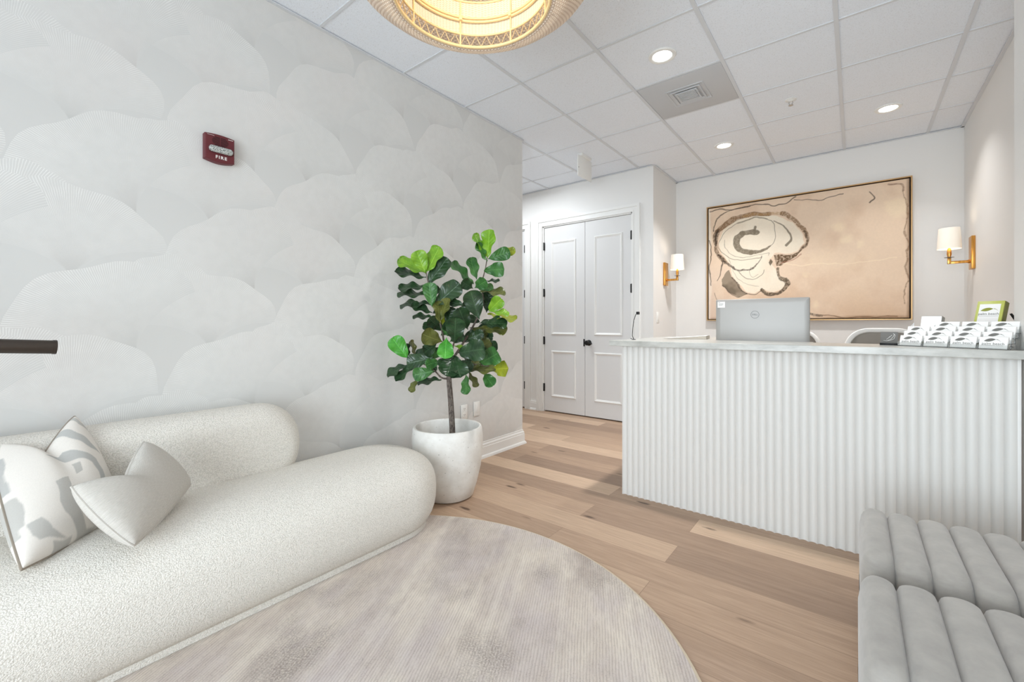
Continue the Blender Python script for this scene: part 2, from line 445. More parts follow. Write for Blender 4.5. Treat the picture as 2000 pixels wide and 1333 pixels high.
# left wall with the fan wallpaper print: overlapping fans, the lower ones in front
def wall_left():
    mb = MB()
    mb.box(-5.2, YF - .3, 0, XL, YC, CZ + .05, mi=0)
    L = mb.bm.loops.layers.uv.verify(); E = mb.bm.loops.layers.uv.new('edge')
    PY, PZ = .485, .63
    motif = [  # dz, dy, radius, lean (deg, + to the right), half spread (deg)
        (.000, .000, .42, -27, 64), (.150, .095, .30, 10, 44), (.330, -.205, .38, 0, 68)]
    fans = []
    for ci in range(-5, 9):
        for ri in range(-2, 6):
            for (dz, dy, R, ln, sp) in motif:
                y = .483 + ci * PY + dy; z = 1.641 + (ri - 2) * PZ + (.315 if ci % 2 else 0) + dz
                if z > CZ + .02 or z < -.5 or y < YF - .3 or y > YC + .4: continue
                fans.append((z, y, R, ln, sp))
    fans.sort(key=lambda q: -q[0])
    for k, (z0, y0, R, ln, sp) in enumerate(fans):
        x = XL + .0002 + k * .000002
        n, mm = 22, 9; nl = max(12, round(2 * math.radians(sp) * R / .0082)); ph = random.random() * 6
        def fn(a, t):
            al = math.radians(ln + (a * 2 - 1) * sp * (.42 + .58 * t ** .8))
            rr = R * t * (1 + .035 * math.sin(a * 9 + ph) + .02 * math.sin(a * 23 + ph) - .16 * abs(a * 2 - 1) ** 4)
            return y0 + rr * math.sin(al), z0 + rr * math.cos(al)
        V = [[fn(i / n, j / mm) for j in range(mm + 1)] for i in range(n + 1)]
        cache = {}
        def vert(i, j):
            if (i, j) not in cache:
                y, z = V[i][j]
                cache[(i, j)] = mb.bm.verts.new((x, min(max(y, YF), YC), min(max(z, 0), CZ + .01)))
            return cache[(i, j)]
        for i in range(n):
            for j in range(mm):
                q = ((i, j), (i + 1, j), (i + 1, j + 1), (i, j + 1))
                ys = [V[a][b][0] for a, b in q]; zs = [V[a][b][1] for a, b in q]
                if max(ys) < YF or min(ys) > YC or max(zs) < 0 or min(zs) > CZ: continue
                vs = [vert(*p) for p in q]
                f = mb.bm.faces.new(list(reversed(vs))); f.material_index = 1
                for l, p in zip(f.loops, reversed(q)): l[L].uv = (p[0] / n * nl, p[1] / mm); l[E].uv = (abs(p[0] / n * 2 - 1), p[1] / mm)
    o = mb.build('wall_left', [m_wp, m_fan], smooth=False, recalc=False)
    return struct(o)
wl = wall_left()
struct(MB().box(XL - .04, YC, 0, XL, YC + .004, CZ + .02).build('trim_2', m_wall))

# hall wall with two door openings, alcove walls, right wall, window wall
DA, DB, DZ = -3.236, -2.0, 2.422
EA, EB, EZ = -4.42, -3.52, 2.43
mb = MB()
for (x0, x1, z0, z1) in ((-5.2, EA, 0, CZ), (EB, DA, 0, CZ), (EA, EB, EZ, CZ), (DA, DB, DZ, CZ)):
    mb.box(x0, YH, z0, x1, YH + .12, z1 + .05)
mb.box(DB, YH, 0, XH, YB + .3, CZ + .05)
struct(mb.build('wall_hall', m_wall, smooth=False))
struct(MB().box(-5.2, YH + .28, 0, DB, YH + .3, CZ).build('wall_dark_void', m_dark, smooth=False))  # near-black sheet, its colour stands in for the shade behind the door gaps
struct(MB().box(XH, YB, 0, XA + .2, YB + .2, CZ + .05).build('wall_back', m_wall, smooth=False))
struct(MB().box(XA, 2.91, 0, XA + .3, YB + .2, CZ + .05).build('wall_alcove', m_wall, smooth=False))
struct(MB().box(XR, YF - .3, 0, XA + .3, 2.915, CZ + .05).build('wall_right', m_wall, smooth=False))
struct(MB().box(-5.2, YC, 0, -5.05, YH, CZ + .05).build('wall_hall_end', m_wall, smooth=False))
WX0, WX1, WZ0, WZ1 = -1.40, .50, .15, 2.30
mb = MB()
for (x0, x1, z0, z1) in ((-2.6, WX0, 0, CZ), (WX1, .7, 0, CZ), (WX0, WX1, 0, WZ0), (WX0, WX1, WZ1, CZ)):
    mb.box(x0, YF - .15, z0, x1, YF, z1 + (.05 if z1 == CZ else 0))
struct(mb.build('wall_front', m_wall, smooth=False))
mb = MB()
for x in (WX0, WX0 + .93, WX1 - .04): mb.box(x, YF - .1, WZ0, x + .04, YF - .05, WZ1)
for z in (WZ0, 1.75, WZ1 - .04): mb.box(WX0, YF - .099, z, WX1, YF - .051, z + .04)
win = struct(mb.build('window_1', m_black, smooth=False))
MB().box(WX0 + .01, YF - .079, WZ0 + .01, WX1 - .01, YF - .073, WZ1 - .01).build('pane', m_glass, win, smooth=False)

# baseboards: profile (out, z) swept along straight runs, mitred at the free end
BP = [(0, 0), (.030, 0), (.030, .006), (.024, .020), (.016, .026), (.016, .092), (.013, .096), (.013, .112), (.006, .122), (.006, .134), (0, .136)]
def baseboard(name, path):
    """path: list of ((x,y) on the wall, outward (ox,oy))"""
    mb = MB()
    R = [[(x + ox * d, y + oy * d, z) for d, z in BP] for (x, y), (ox, oy) in path]
    mb.rings(R); return struct(mb.build(name, m_trim, angle=25))
baseboard('baseboard_left', [((XL, YF), (1, 0)), ((XL, YC + .004), (1, 1)), ((-5.05, YC + .004), (0, 1))])
baseboard('baseboard_hall', [((-3.43, YH), (0, -1)), ((-3.33, YH), (0, -1))])
baseboard('baseboard_corner', [((-1.91, YH), (0, -1)), ((XH, YH), (1, -1)), ((XH, YB), (1, -1)), ((XA, YB), (-1, -1)), ((XA, 3.7), (-1, 0))])
baseboard('baseboard_right', [((XR, 2.70), (-1, 0)), ((XR, YF), (-1, 0))])

# doors
def casing(mb, x0, x1, zt, w=.09):
    """stepped casing round an opening"""
    for (a, b, t) in ((0.004, w, .016), (w - .03, w + .0015, .026), (.0025, .02, .021)):
        for (xa, xb) in ((x0 - b, x0 - a), (x1 + a, x1 + b)): mb.box(xa, YH - t, 0, xb, YH + .02, zt + a)
        mb.box(x0 - b, YH - t, zt + a, x1 + b, YH + .02, zt + b)
    for xa in (x0 - .004, x1 - .016): mb.box(xa, YH - .004, 0, xa + .02, YH + .11, zt + .004)
    mb.box(x0, YH - .004, zt - .012, x1, YH + .11, zt + .004)
def molding(o, x0, x1, z0, z1, y):
    """raised picture-frame moulding on the leaf's face"""
    prof = [(0, 0), (.006, .011), (.014, .014), (.022, .008), (.030, .003), (.034, 0)]
    R = []
    for d, t in prof: R.append([(x0 + d, y - t, z0 + d), (x1 - d, y - t, z0 + d), (x1 - d, y - t, z1 - d), (x0 + d, y - t, z1 - d)])
    mb = MB(); V = [[mb.bm.verts.new(p) for p in r] for r in R]
    for a, b in zip(V, V[1:]):
        for j in range(4): mb.bm.faces.new((a[j], a[(j + 1) % 4], b[(j + 1) % 4], b[j]))
    return mb.build('panel_moulding', m_trim, o, smooth=False)
def hinge(o, x, z, y):
    mb = MB(); mb.box(x - .013, y - .010, z - .05, x + .013, y + .002, z + .05, .002); mb.lathe([(.007, -.052), (.007, .052)], (x, y - .010, z), 10)
    return mb.build('hinge', m_black, o)
def leaf(parent, x0, x1, zt, hinge_side, panels, y=None):
    y = YH + .012
    lf = MB().box(x0, y, .012, x1, y + .035, zt, .002).build('door_leaf', m_door, parent, smooth=False)
    for (a, b, c, d) in panels: molding(lf, a, b, c, d, y)
    hx = x0 - .004 if hinge_side < 0 else x1 + .004
    for z in (.315, .93, 1.555, 2.165): hinge(lf, hx, z, y - .004)
    return lf, y
mb = MB(); casing(mb, DA, DB, DZ); d1 = struct(mb.build('door_1', m_trim, smooth=False))
XM = (DA + DB) / 2
pan = lambda a, b: [(a, b, 1.005, 2.215), (a, b, .20, .80)]
lfL, dy = leaf(d1, DA + .018, XM - .0025, DZ - .015, -1, pan(DA + .125, XM - .125))
lfR, dy = leaf(d1, XM + .0025, DB - .018, DZ - .015, 1, pan(XM + .125, DB - .125))
kx, kz = XM + .055, .915
mb = MB(); mb.lathe([(.0, 0), (.034, 0), (.036, -.004), (.030, -.010), (.014, -.014), (.011, -.034), (.018, -.040), (.029, -.050), (.031, -.060), (.024, -.070), (.0, -.073)], (kx, dy, kz), 28, axis='Y')
mb.tube([(kx, dy - .018, kz - .006), (kx + .05, dy - .020, kz - .012)], .006)
mb.build('knob', m_black, lfR)
MB().box(XM - .022, dy - .004, kz - .045, XM - .004, dy + .002, kz + .045, .002).build('flush_bolt', m_black, lfL)
mb = MB(); casing(mb, EA, EB, EZ); d2 = struct(mb.build('door_2', m_trim, smooth=False))
leaf(d2, EA + .018, EB - .018, EZ - .015, 1, [(EA + .15, EB - .15, 1.005, 2.215), (EA + .15, EB - .15, .2, .8)])

# ------------------------------------------------------------------ rug
mb = MB(); RC = (-1.325, .763); RR = 1.17
mb.lathe([(RR, .0), (RR + .003, .004), (RR, .010), (RR - .010, .0125)], (0, 0, 0), 128, mi=1, cap=False)
mb.lathe([(RR - .010, .0125), (RR * .66, .0135), (RR * .33, .0135), (.01, .0135)], (0, 0, 0), 128, mi=0)
rug = tag(mb.build('round_rug', [m_rug, m_rugedge]), 'round greyish beige low pile rug on the wooden floor beside the sofa', 'rug')
rug.location = (RC[0], RC[1], 0); rug.rotation_euler = (0, 0, math.radians(28))

# ------------------------------------------------------------------ sofa
def arc_prof(zc, rt, rb, inset, n=14, p=2.3, a0=-62):
    out = []
    for i in range(n + 1):
        a = math.radians(a0 + (90 - a0) * i / n); c, s = math.cos(a), math.sin(a)
        d = inset * (1 - max(c, 0) ** (2 / p)); z = zc + (rt if s > 0 else rb) * math.copysign(abs(s) ** (2 / p), s)
        out.append((d, z))
    return out
sofa = thing('boucle_sofa', 'ivory boucle sofa with rounded seat and back along the wallpapered wall', 'sofa', (-2.13, .5, 0))
mb = MB(); soft_slab(mb, 0, .24, .345, 1.04, .33, arc_prof(.215, .215, .25, .30, 16, 2.5, -40), 16)
# seat: add crown points so the shading of the top stays soft
seat = mb.build('seat', m_boucle, sofa, angle=60)
mb = MB(); soft_slab(mb, -.0, .24, .288, .983, .27, [(0, .0145), (0, .06)], 12)
mb.build('plinth', m_boucle, sofa)
mb = MB()
# backrest: rounded slab standing on the seat, its long profile is a rounded rectangle in y-z
by0, by1, bz0, bz1 = -.78, .625, .30, .745
R = []
for i in range(15):
    a = -PI / 2 + PI * i / 14
    d = .095 * (1 - math.cos(a) ** .85); x = -.245 + .112 * math.sin(a)
    R.append([(x, yy, zz) for yy, zz in rrect((by1 - by0) / 2 - d, (bz1 - bz0) / 2 - d, .20 - d * .3, 12, (by0 + by1) / 2, (bz0 + bz1) / 2)])
mb.rings(R); mb.build('backrest', m_boucle, sofa, angle=60)

# ------------------------------------------------------------------ cushions
def cushion(name, label, corners, thick, chop, dip, mats, up, group=None, colorfn=None, n=110, pinch=.10):
    """corners BL, BR, TR, TL; both faces bulge from the seam; the top edge is chopped towards dip"""
    BL, BR, TR, TL = [Vector(c) for c in corners]
    nrm = (BR - BL).cross(TL - BL).normalized()
    mid_top = (TR + TL) / 2
    cen = (BL + BR + TR + TL) / 4
    ddip = Vector(dip) - mid_top
    def P(u, v, side):
        U, W = u * 2 - 1, v * 2 - 1
        p = BL * (1 - u) * (1 - v) + BR * u * (1 - v) + TR * u * v + TL * (1 - u) * v
        # seams draw in along each edge
        k = pinch * (1 - U * U) * abs(W) ** 3 + pinch * (1 - W * W) * abs(U) ** 3
        p = p + (cen - p) * k
        w = max(0, W * .5 + .5)
        p = p + ddip * (w ** 2.2) * max(0, 1 - abs(U)) ** 1.25 * chop
        h = ((1 - U * U) * (1 - W * W)) ** .42
        h *= 1 - .45 * chop * math.exp(-(U / .28) ** 2) * w ** 1.5
        return p + nrm * side * thick * h
    me = bpy.data.meshes.new(name); bm = bmesh.new(); Lu = bm.loops.layers.uv.verify()
    front = {}; VUV = []
    for side in (1, -1):
        V = {}
        for i in range(n + 1):
            for j in range(n + 1):
                if side == -1 and (i in (0, n) or j in (0, n)): V[i, j] = front[i, j]
                else: V[i, j] = bm.verts.new(P(i / n, j / n, side)); VUV.append((i / n, j / n))
        if side == 1: front = V
        for i in range(n):
            for j in range(n):
                q = [(i, j), (i + 1, j), (i + 1, j + 1), (i, j + 1)]
                if side == -1: q.reverse()
                f = bm.faces.new([V[a] for a in q]); f.smooth = True
                for l, a in zip(f.loops, q): l[Lu].uv = (a[0] / n, a[1] / n)
    bm.to_mesh(me); bm.free(); me.materials.append(mats[0].m)
    if colorfn:
        # the print, averaged over each weave cell
        ca = me.color_attributes.new('print', 'FLOAT_COLOR', 'POINT'); e = .35 / n; buf = []
        for (a_, b_) in VUV:
            q = [colorfn(a_ + dx, b_ + dy) for dx, dy in ((-e, -e), (e, -e), (-e, e), (e, e))]
            buf += [sum(c_[k] for c_ in q) / 4 for k in range(4)]
        ca.data.foreach_set('color', buf)
    o = thing(name, label, 'pillow', tuple(cen), 0, group)
    body = bpy.data.objects.new('cushion_cover', me); COL.objects.link(body); body.parent = o
    body.matrix_parent_inverse = Matrix.Translation(cen).inverted()
    # piped seam
    ed = [P(i / n, 0, 0) for i in range(n)] + [P(1, i / n, 0) for i in range(n)] + [P(1 - i / n, 1, 0) for i in range(n)] + [P(0, 1 - i / n, 0) for i in range(n)]
    mb = MB(); R = []
    N = len(ed)
    for i in range(N):
        d = (ed[(i + 1) % N] - ed[i - 1]).normalized(); a = nrm; b = d.cross(a).normalized()
        R.append([ed[i] + (a * math.cos(2 * PI * k / 6) + b * math.sin(2 * PI * k / 6)) * .0035 for k in range(6)])
    mb.rings(R, wrap=True)
    pp = mb.build('piping', mats[1], o); pp.matrix_parent_inverse = Matrix.Translation(cen).inverted()
    return o
m_stripe = M('block_print_cotton', rgb(226, 222, 216), .9, spec=.15)
_a = m_stripe.node('ShaderNodeVertexColor', layer_name='print').outputs[0]
m_stripe.color(m_stripe.mix(.12, _a, m_stripe.noise(m_stripe.mapping(m_stripe.coord(), (1, 1, 1)), 300, 2), 'MULTIPLY')); m_stripe.bump(m_stripe.noise(m_stripe.coord(), 500, 2), .2, .001)
WHT, GRY, BLU = rgb(232, 227, 220), rgb(194, 192, 187), rgb(188, 188, 185)
PRINT = [
 (GRY, [(.30,.45),(.44,.46),(.41,.29),(.45,.14),(.52,.03),(.65,0),(.44,0),(.40,.06),(.31,.19),(.29,.29)]),
 (GRY, [(.05,.25),(.14,.23),(.20,.12),(.34,.03),(.11,.10),(.06,.16)]),
 (GRY, [(-.1,.53),(.04,.47),(.05,.39),(.045,.25),(.02,.25),(.015,.19),(-.1,.19)]),
 (GRY, [(.21,.05),(.38,.02),(.41,-.1),(.28,-.1)]),
 (GRY, [(.89,1.1),(.88,.90),(.97,.75),(1.0,.70),(.99,.78),(.93,.92),(.96,1.1)]),
 (BLU, [(.71,1.1),(.78,.84),(.86,.62),(.90,.52),(.80,.62),(.70,.80),(.62,1.1)]),
 (BLU, [(.33,.77),(.55,.81),(.70,.62),(.79,.50),(.81,.38),(.80,.22),(.73,.22),(.745,.39),(.72,.49),(.61,.60),(.45,.71)]),
 (GRY, [(.53,.60),(.60,.56),(.60,.46),(.53,.47)]),
 (BLU, [(-.1,.85),(.035,.82),(.02,.71),(.015,.53),(-.1,.53)])]
def stripes(u, v):
    u += .006 * math.sin(v * 31); v += .006 * math.sin(u * 27)
    for col, pl in PRINT:
        ins = False
        for (x0, y0), (x1, y1) in zip(pl, pl[1:] + pl[:1]):
            if (y0 > v) != (y1 > v) and u < (x1 - x0) * (v - y0) / (y1 - y0) + x0: ins = not ins
        if ins: return list(col)
    return list(WHT)
m_pipe = M('taupe_piping', rgb(146, 136, 124), .85)
cushion('striped_pillow', 'white pillow with grey block stripes at the left end of the sofa', 
        [tuple(at(42, 1114, 1.265)), tuple(at(238, 1004, 1.65)), tuple(at(146, 814, 1.66)), tuple(at(-22, 872, 1.50))], .085, 1.0, tuple(at(84, 896, 1.52)), (m_stripe, m_pipe), None, None, stripes, n=150, pinch=-.03)
cushion('lumbar_pillow', 'plain grey linen pillow leaning on the striped pillow', 
        [tuple(at(261, 1068, 1.39)), tuple(at(372, 947, 1.82)), tuple(at(281, 864, 1.68)), tuple(at(139, 952, 1.37))], .075, .9, tuple(at(252, 945, 1.50)), (m_linen, m_linen), None, None, pinch=-.07)

# ------------------------------------------------------------------ floor lamp whose long tube head reaches over the sofa
m_bronze = M('dark_bronze', rgb(74, 66, 60), .38, .75)
hd = at(110, 678.5, 1.525); dirv = (hd - at(0, 676.5, 1.42)).normalized(); st = hd - dirv * .46
lamp = thing('floor_lamp', 'dark bronze floor lamp with a horizontal tube head over the sofa end', 'lamp', (st.x + .02, st.y - .27, 0))
o = lamp.location
mb = MB(); mb.lathe([(0, 0), (.105, 0), (.11, .006), (.105, .018), (.02, .024), (0, .024)], (0, 0, 0.0), 40); mb.build('base', m_bronze, lamp)
mb = MB(); mb.lathe([(.010, .02), (.010, st.z)], (0, 0, 0), 14); mb.build('pole', m_bronze, lamp)
mb = MB(); mb.tube([(0, 0, st.z), tuple(st - Vector(o) + dirv * .02)], .008); mb.build('arm', m_bronze, lamp)
mb = MB(); A, B = st - Vector(o), hd - Vector(o)
seg = [A, A + dirv * .004, B - dirv * .010, B - dirv * .0095, B]
mb.tube(seg, [.0215, .0235, .0235, .0248, .0248], 32); mb.build('lamp_head', m_bronze, lamp)

# ------------------------------------------------------------------ planter and fiddle-leaf fig
pc = Vector((-2.15, 2.025, 0))
pot = thing('planter', 'tall white concrete planter holding the fig tree by the wall', 'planter', tuple(pc))
mb = MB()
prof = [(.0, .0), (.150, .0), (.172, .012), (.196, .09), (.222, .20), (.235, .31), (.236, .39), (.230, .452), (.224, .464), (.212, .464), (.206, .456), (.204, .33)]
mb.lathe(prof, (0, 0, 0), 72, cap=False); mb.build('pot', m_pot, pot, angle=50)
mb = MB(); mb.lathe([(.205, .335), (.12, .345), (.03, .352), (0.002, .352)], (0, 0, 0), 48); mb.build('filler', m_soil, pot)

tree = thing('fiddle_leaf_fig', 'green fiddle leaf fig tree growing from the white planter', 'plant', (pc.x, pc.y, .35))
T0 = Vector(tree.location); D0 = 2.90
def tl(p): return p - T0
def stem(pts, r0, r1, name):
    P_ = [tl(at(u, v, D0 + d)) for u, v, d in pts]
    # smooth the polyline
    Q = []
    for i in range(len(P_) - 1):
        a, b = P_[i], P_[i + 1]; pa = P_[i - 1] if i else a; pb = P_[i + 2] if i + 2 < len(P_) else b
        for k in range(5):
            t = k / 5
            Q.append(.5 * ((2 * a) + (b - pa) * t + (2 * pa - 5 * a + 4 * b - pb) * t * t + (3 * a - pa - 3 * b + pb) * t ** 3))
    Q.append(P_[-1]); n = len(Q)
    mb = MB(); mb.tube(Q, [r0 + (r1 - r0) * i / (n - 1) for i in range(n)], 12); return mb.build(name, m_bark, tree, angle=80)
tb = at(884, 850, D0)
stem([(884, 866, .0), (883, 830, 0), (880, 780, 0), (877, 738, 0), (879, 705, 0)], .021, .016, 'trunk')
stem([(879, 705, 0), (868, 672, .02), (862, 640, .03), (850, 605, .02), (838, 560, .0), (832, 532, 0)], .008, .003, 'branch')
stem([(879, 708, 0), (892, 690, -.02), (908, 665, -.02), (928, 630, 0), (944, 590, .02), (940, 560, .03), (948, 525, .03), (952, 500, .03)], .009, .003, 'branch')
stem([(877, 740, 0), (862, 738, -.03), (846, 722, -.05), (820, 708, -.06), (797, 702, -.04)], .007, .003, 'branch')
stem([(882, 715, 0), (900, 716, -.06), (925, 712, -.06), (955, 716, -.03)], .007, .003, 'branch')
stem([(879, 705, 0), (884, 680, -.06), (890, 660, -.10)], .009, .004, 'branch')
def fiddle(bu, bv, tu, tv, w, kind, db=0.0, dt=None, sgn=1):
    """one leaf: base and tip on the photo's rays, width as seen; a broad short leaf tips towards the viewer, a narrow long one rolls on edge"""
    p = math.hypot(tu - bu, tv - bv); need = w / .60
    w *= 1.16; s = (D0 + db) / FPX
    dep = 0.0; roll = 0.0
    if need > p: dep = -math.sqrt(need * need - p * p) * s * .95; L = need * s
    else: L = p * s; roll = math.acos(max(.10, min(1, w / (.60 * p)))) * .93
    B = at(bu, bv, D0 + db); Tp = at(tu, tv, D0 + db + (dt if dt is not None else dep))
    for q in (B, Tp):
        if q.x < -2.44: q.x = -2.44
    ax = (Tp - B); L = ax.length; ax.normalize()
    view = Vector((-ST, CT, 0)); vv = (B - Vector((0, 0, CAMH))).normalized()
    side = ax.cross(vv).normalized(); nrm = side.cross(ax).normalized()   # nrm points to the viewer side
    if nrm.dot(vv) > 0: nrm = -nrm
    if roll:
        # top face up: tilt so the face looks upward
        sg = 1 if nrm.z > -.2 else -1
        c_, s_ = math.cos(roll), math.sin(roll)
        up = Vector((0, 0, 1)); tgt = up - ax * up.dot(ax)
        sg = 1 if tgt.dot(side) >= 0 else -1
        side2 = side * c_ - nrm * s_ * sg; nrm2 = nrm * c_ + side * s_ * sg
        side, nrm = side2, nrm2
    W = max(.60 * L, w * s * .9) if not roll else .60 * L
    droop = L * .10 * random.uniform(.5, 1.3); cup = random.uniform(.10, .26); wav = random.uniform(0, 6)
    nu, nv = 8, 20
    WT = [(0, .03), (.05, .06), (.10, .22), (.20, .45), (.35, .68), (.50, .86), (.65, .97), (.77, 1.0), (.87, .92), (.94, .74), (.98, .46), (1.0, .16)]
    def wid(t):
        for (t0, w0), (t1, w1) in zip(WT, WT[1:]):
            if t <= t1: return w0 + (w1 - w0) * (t - t0) / (t1 - t0)
        return .16
    def fn(a, t):
        t = 1 - (1 - t) ** 1.25 if t > 0 else 0
        x = a * 2 - 1; hw = W * .5 * wid(t)
        z = -droop * (t * t) + droop * t - cup * hw * (1 - abs(x)) * 1.0 + .012 * math.sin(t * 13 + wav) * abs(x) ** 2 * L / .2
        return tl(B + ax * (L * t) + side * (x * hw) + nrm * z)
    mb = MB(); mb.grid(nu, nv, fn, uv=lambda a, t: (a, t))
    o = mb.build('leaf', LEAF[kind], tree, angle=180, recalc=False)
    return o
LV = [
(833,535,779,505,20,'L',0),(831,534,814,490,30,'L',-.02),(832,535,857,481,23,'L',-.01),(836,556,873,503,30,'D',0),(832,543,772,528,14,'D',0),
(834,560,778,562,12,'D',0),(837,577,776,572,11,'D',-.02),(843,594,781,596,10,'D',0),(844,612,804,594,14,'D',-.02),(846,600,897,553,32,'D',-.03),(844,600,838,552,26,'M',-.06),
(846,621,806,617,9,'D',0),(858,632,856,588,18,'O',-.05),(861,626,874,582,15,'O',-.05),(865,648,878,607,23,'Y',.05),(888,670,890,621,37,'D',-.14),(864,668,824,653,33,'O',-.03),
(858,640,838,622,24,'D',.04),(872,660,869,701,31,'B',-.18),(888,675,923,690,13,'L',-.12),(797,701,766,660,32,'B',-.04),(797,700,795,671,7,'D',-.03),(812,698,803,664,8,'O',.03),(857,680,813,696,20,'D',.02),
(796,712,755,733,13,'D',-.03),(812,712,771,742,14,'D',-.05),(846,698,794,710,26,'D',-.07),(848,725,806,734,26,'M',-.10),(862,741,815,747,11,'D',-.03),(816,740,801,766,11,'O',-.02),(838,698,847,728,17,'D',-.05),
(885,695,872,735,38,'D',-.15),(887,695,900,738,36,'D',-.16),(894,690,946,682,40,'D',-.14),(912,717,938,707,15,'O',-.06),(939,710,973,690,34,'M',-.09),(936,672,972,682,27,'D',.02),(914,663,944,650,20,'D',-.06),
(911,722,968,720,15,'O',-.05),(960,722,993,720,30,'Y',-.02),(945,729,963,754,24,'M',-.01),(911,731,909,771,15,'M',-.08),(914,727,933,756,11,'O',-.02),(936,632,991,630,19,'D',-.04),(937,641,991,644,17,'O',-.01),
(952,615,1010,623,10,'Y',.01),(954,609,979,584,26,'L',-.05),(956,609,995,612,10,'L',-.05),(950,611,957,562,26,'D',.04),(936,624,919,568,37,'D',-.10),(914,645,896,602,32,'D',-.04),(906,597,869,586,17,'D',-.02),(880,585,899,574,8,'D',0),
(938,630,914,620,16,'D',.03),(952,504,955,448,23,'L',0),(950,502,927,456,11,'L',0),(951,511,932,474,12,'M',-.02),(953,506,996,492,25,'M',-.02),(975,494,1007,490,14,'Y',.02),(945,529,985,526,28,'M',-.04),(930,546,920,503,19,'M',-.03),
(924,556,884,511,13,'M',-.02),(924,564,902,550,23,'D',-.05),(927,563,950,549,25,'M',-.06),(949,549,976,549,5,'D',.02),(937,568,988,572,12,'O',0),(941,568,963,558,14,'M',-.04),
(868,690,838,690,22,'M',.05),(905,690,925,705,24,'D',.05),(900,650,880,640,24,'D',.06),(862,655,880,640,22,'M',.05),(920,700,960,705,24,'D',.06),(925,650,955,640,22,'D',.07)]
for l in LV: fiddle(*l)
rl = random.Random(3)
for (bu, bv, tu, tv, w, k, db) in [(866,645,842,628,22,'D',.06),(872,636,884,600,24,'D',.04),(892,650,868,630,24,'D',.02),(900,668,930,652,22,'D',.0),(918,640,950,660,24,'O',.04),(926,612,905,590,20,'D',.04),(940,596,962,590,20,'D',.05),(936,600,918,585,18,'M',.03),
    (852,672,828,690,24,'D',-.01),(858,706,832,714,22,'M',-.03),(880,700,858,716,22,'D',-.08),(896,706,922,722,22,'D',-.04),(920,690,948,700,22,'M',.0),(846,640,826,636,16,'D',.03),(838,576,858,562,16,'D',.04),(846,612,866,600,18,'D',.05),
    (905,655,890,632,24,'D',-.03),(878,668,904,652,24,'D',-.05),(935,655,962,660,22,'D',.06),(930,680,958,668,22,'O',.03)]: fiddle(bu, bv, tu, tv, w, k, db)

# ------------------------------------------------------------------ wall devices
def outlet(name, y, z, label, cat, sockets):
    t = thing(name, label, cat, (XL + .004, y, z))
    mb = MB(); mb.box(-.001, -.036, -.06, .006, .036, .06, .003); mb.build('cover_plate', m_white, t)
    if sockets:
        for zz in (.024, -.024):
            mb = MB(); soft_slab(mb, 0, 0, .017, .016, .008, [(0, .006), (.001, .0085)], 5, f=lambda x, y_, w: (w, x, y_ + zz)); s = mb.build('socket', m_white, t)
            mb = MB()
            for yy in (-.006, .006): mb.box(.0085, yy - .0011, zz - .001, .0089, yy + .0011, zz + .008)
            mb.lathe([(.0022, .0085), (.0022, .0089)], (0, 0, zz - .007), 8, axis='X'); mb.build('slots', m_dark, s)
    else:
        mb = MB(); mb.box(.006, -.017, -.034, .0085, .017, .034, .002); mb.build('insert', m_white, t)
    return t
outlet('wall_outlet', 2.54, .428, 'white wall outlet with two sockets behind the planter', 'outlet', True)
outlet('blank_wall_plate', 2.69, .434, 'plain white wall plate with no sockets to the right of the outlet', 'wall plate', False)
sw = thing('light_switch', 'white light switch on the alcove wall below the left sconce', 'switch', (XH, 4.89, 1.22))
MB().box(-.001, -.036, -.06, .006, .036, .06, .003).build('cover_plate', m_white, sw)
MB().box(.006, -.016, -.032, .009, .016, .032, .002).build('rocker', m_white, sw)

# fire alarm strobe
m_red = M('maroon_plastic', rgb(98, 34, 42), .45); m_redside = M('maroon_side', rgb(86, 30, 36), .5)
fa = thing('fire_alarm', 'maroon fire alarm with clear strobe lens high on the wallpapered wall', 'alarm', (XL + .002, .797, 2.017))
def fa_outline(k=1.0):
    pts = []
    for i in range(13):
        a = i / 12; pts.append((.064 * (1 - 2 * a) * k, (.062 + .006 * math.sin(PI * a)) * k))
    for i in range(13):
        a = i / 12; pts.append((-.064 * (1 - 2 * a) * k, -(.060 + .011 * math.sin(PI * a)) * k))
    return pts
mb = MB(); mb.rings([[(x, y, z) for y, z in fa_outline(s)] for x, s in ((0, 1), (.030, 1), (.034, .975), (.036, .94))]); mb.build('housing', m_red, fa, angle=30)
mb = MB()
for k in range(7):
    hw = .036 * math.sin(PI * (.18 + .64 * k / 6)) ** .7
    z = .012 + k * .0062
    for s in (-1, 1): mb.box(.0358, s * .0018 if s > 0 else -hw, z, .0367, hw if s > 0 else -.0018, z + .0026)
mb.build('sounder_grille', m_dark, fa)
m_lensg = M('clear_strobe_lens', rgb(214, 218, 216), .12, .0); m_lensg.b.inputs['Transmission Weight'].default_value = .25
_v = m_lensg.node('ShaderNodeTexVoronoi', {'Vector': m_lensg.coord(), 'Scale': 230.0}).outputs[0]
m_lensg.color(m_lensg.ramp(_v, [(.2, rgb(244, 246, 244)), (.5, rgb(196, 202, 198)), (.8, rgb(110, 118, 114))])); m_lensg.bump(_v, .3, .002)
mb = MB(); soft_slab(mb, 0, 0, .052, .0155, .015, [(0, .035), (.0, .046), (.004, .052), (.009, .054)], 8, f=lambda x, y, w: (w, x + .002, y - .010)); mb.build('strobe_lens', m_lensg, fa)
mb = MB(); soft_slab(mb, 0, 0, .056, .019, .018, [(0, .034), (0, .0385), (.003, .040)], 8, f=lambda x, y, w: (w, x + .002, y - .010)); mb.build('lens_rim', m_redside, fa)
RX = Matrix(((0, 0, 1, 0), (1, 0, 0, 0), (0, 1, 0, 0), (0, 0, 0, 1)))     # text plane -> wall facing +x
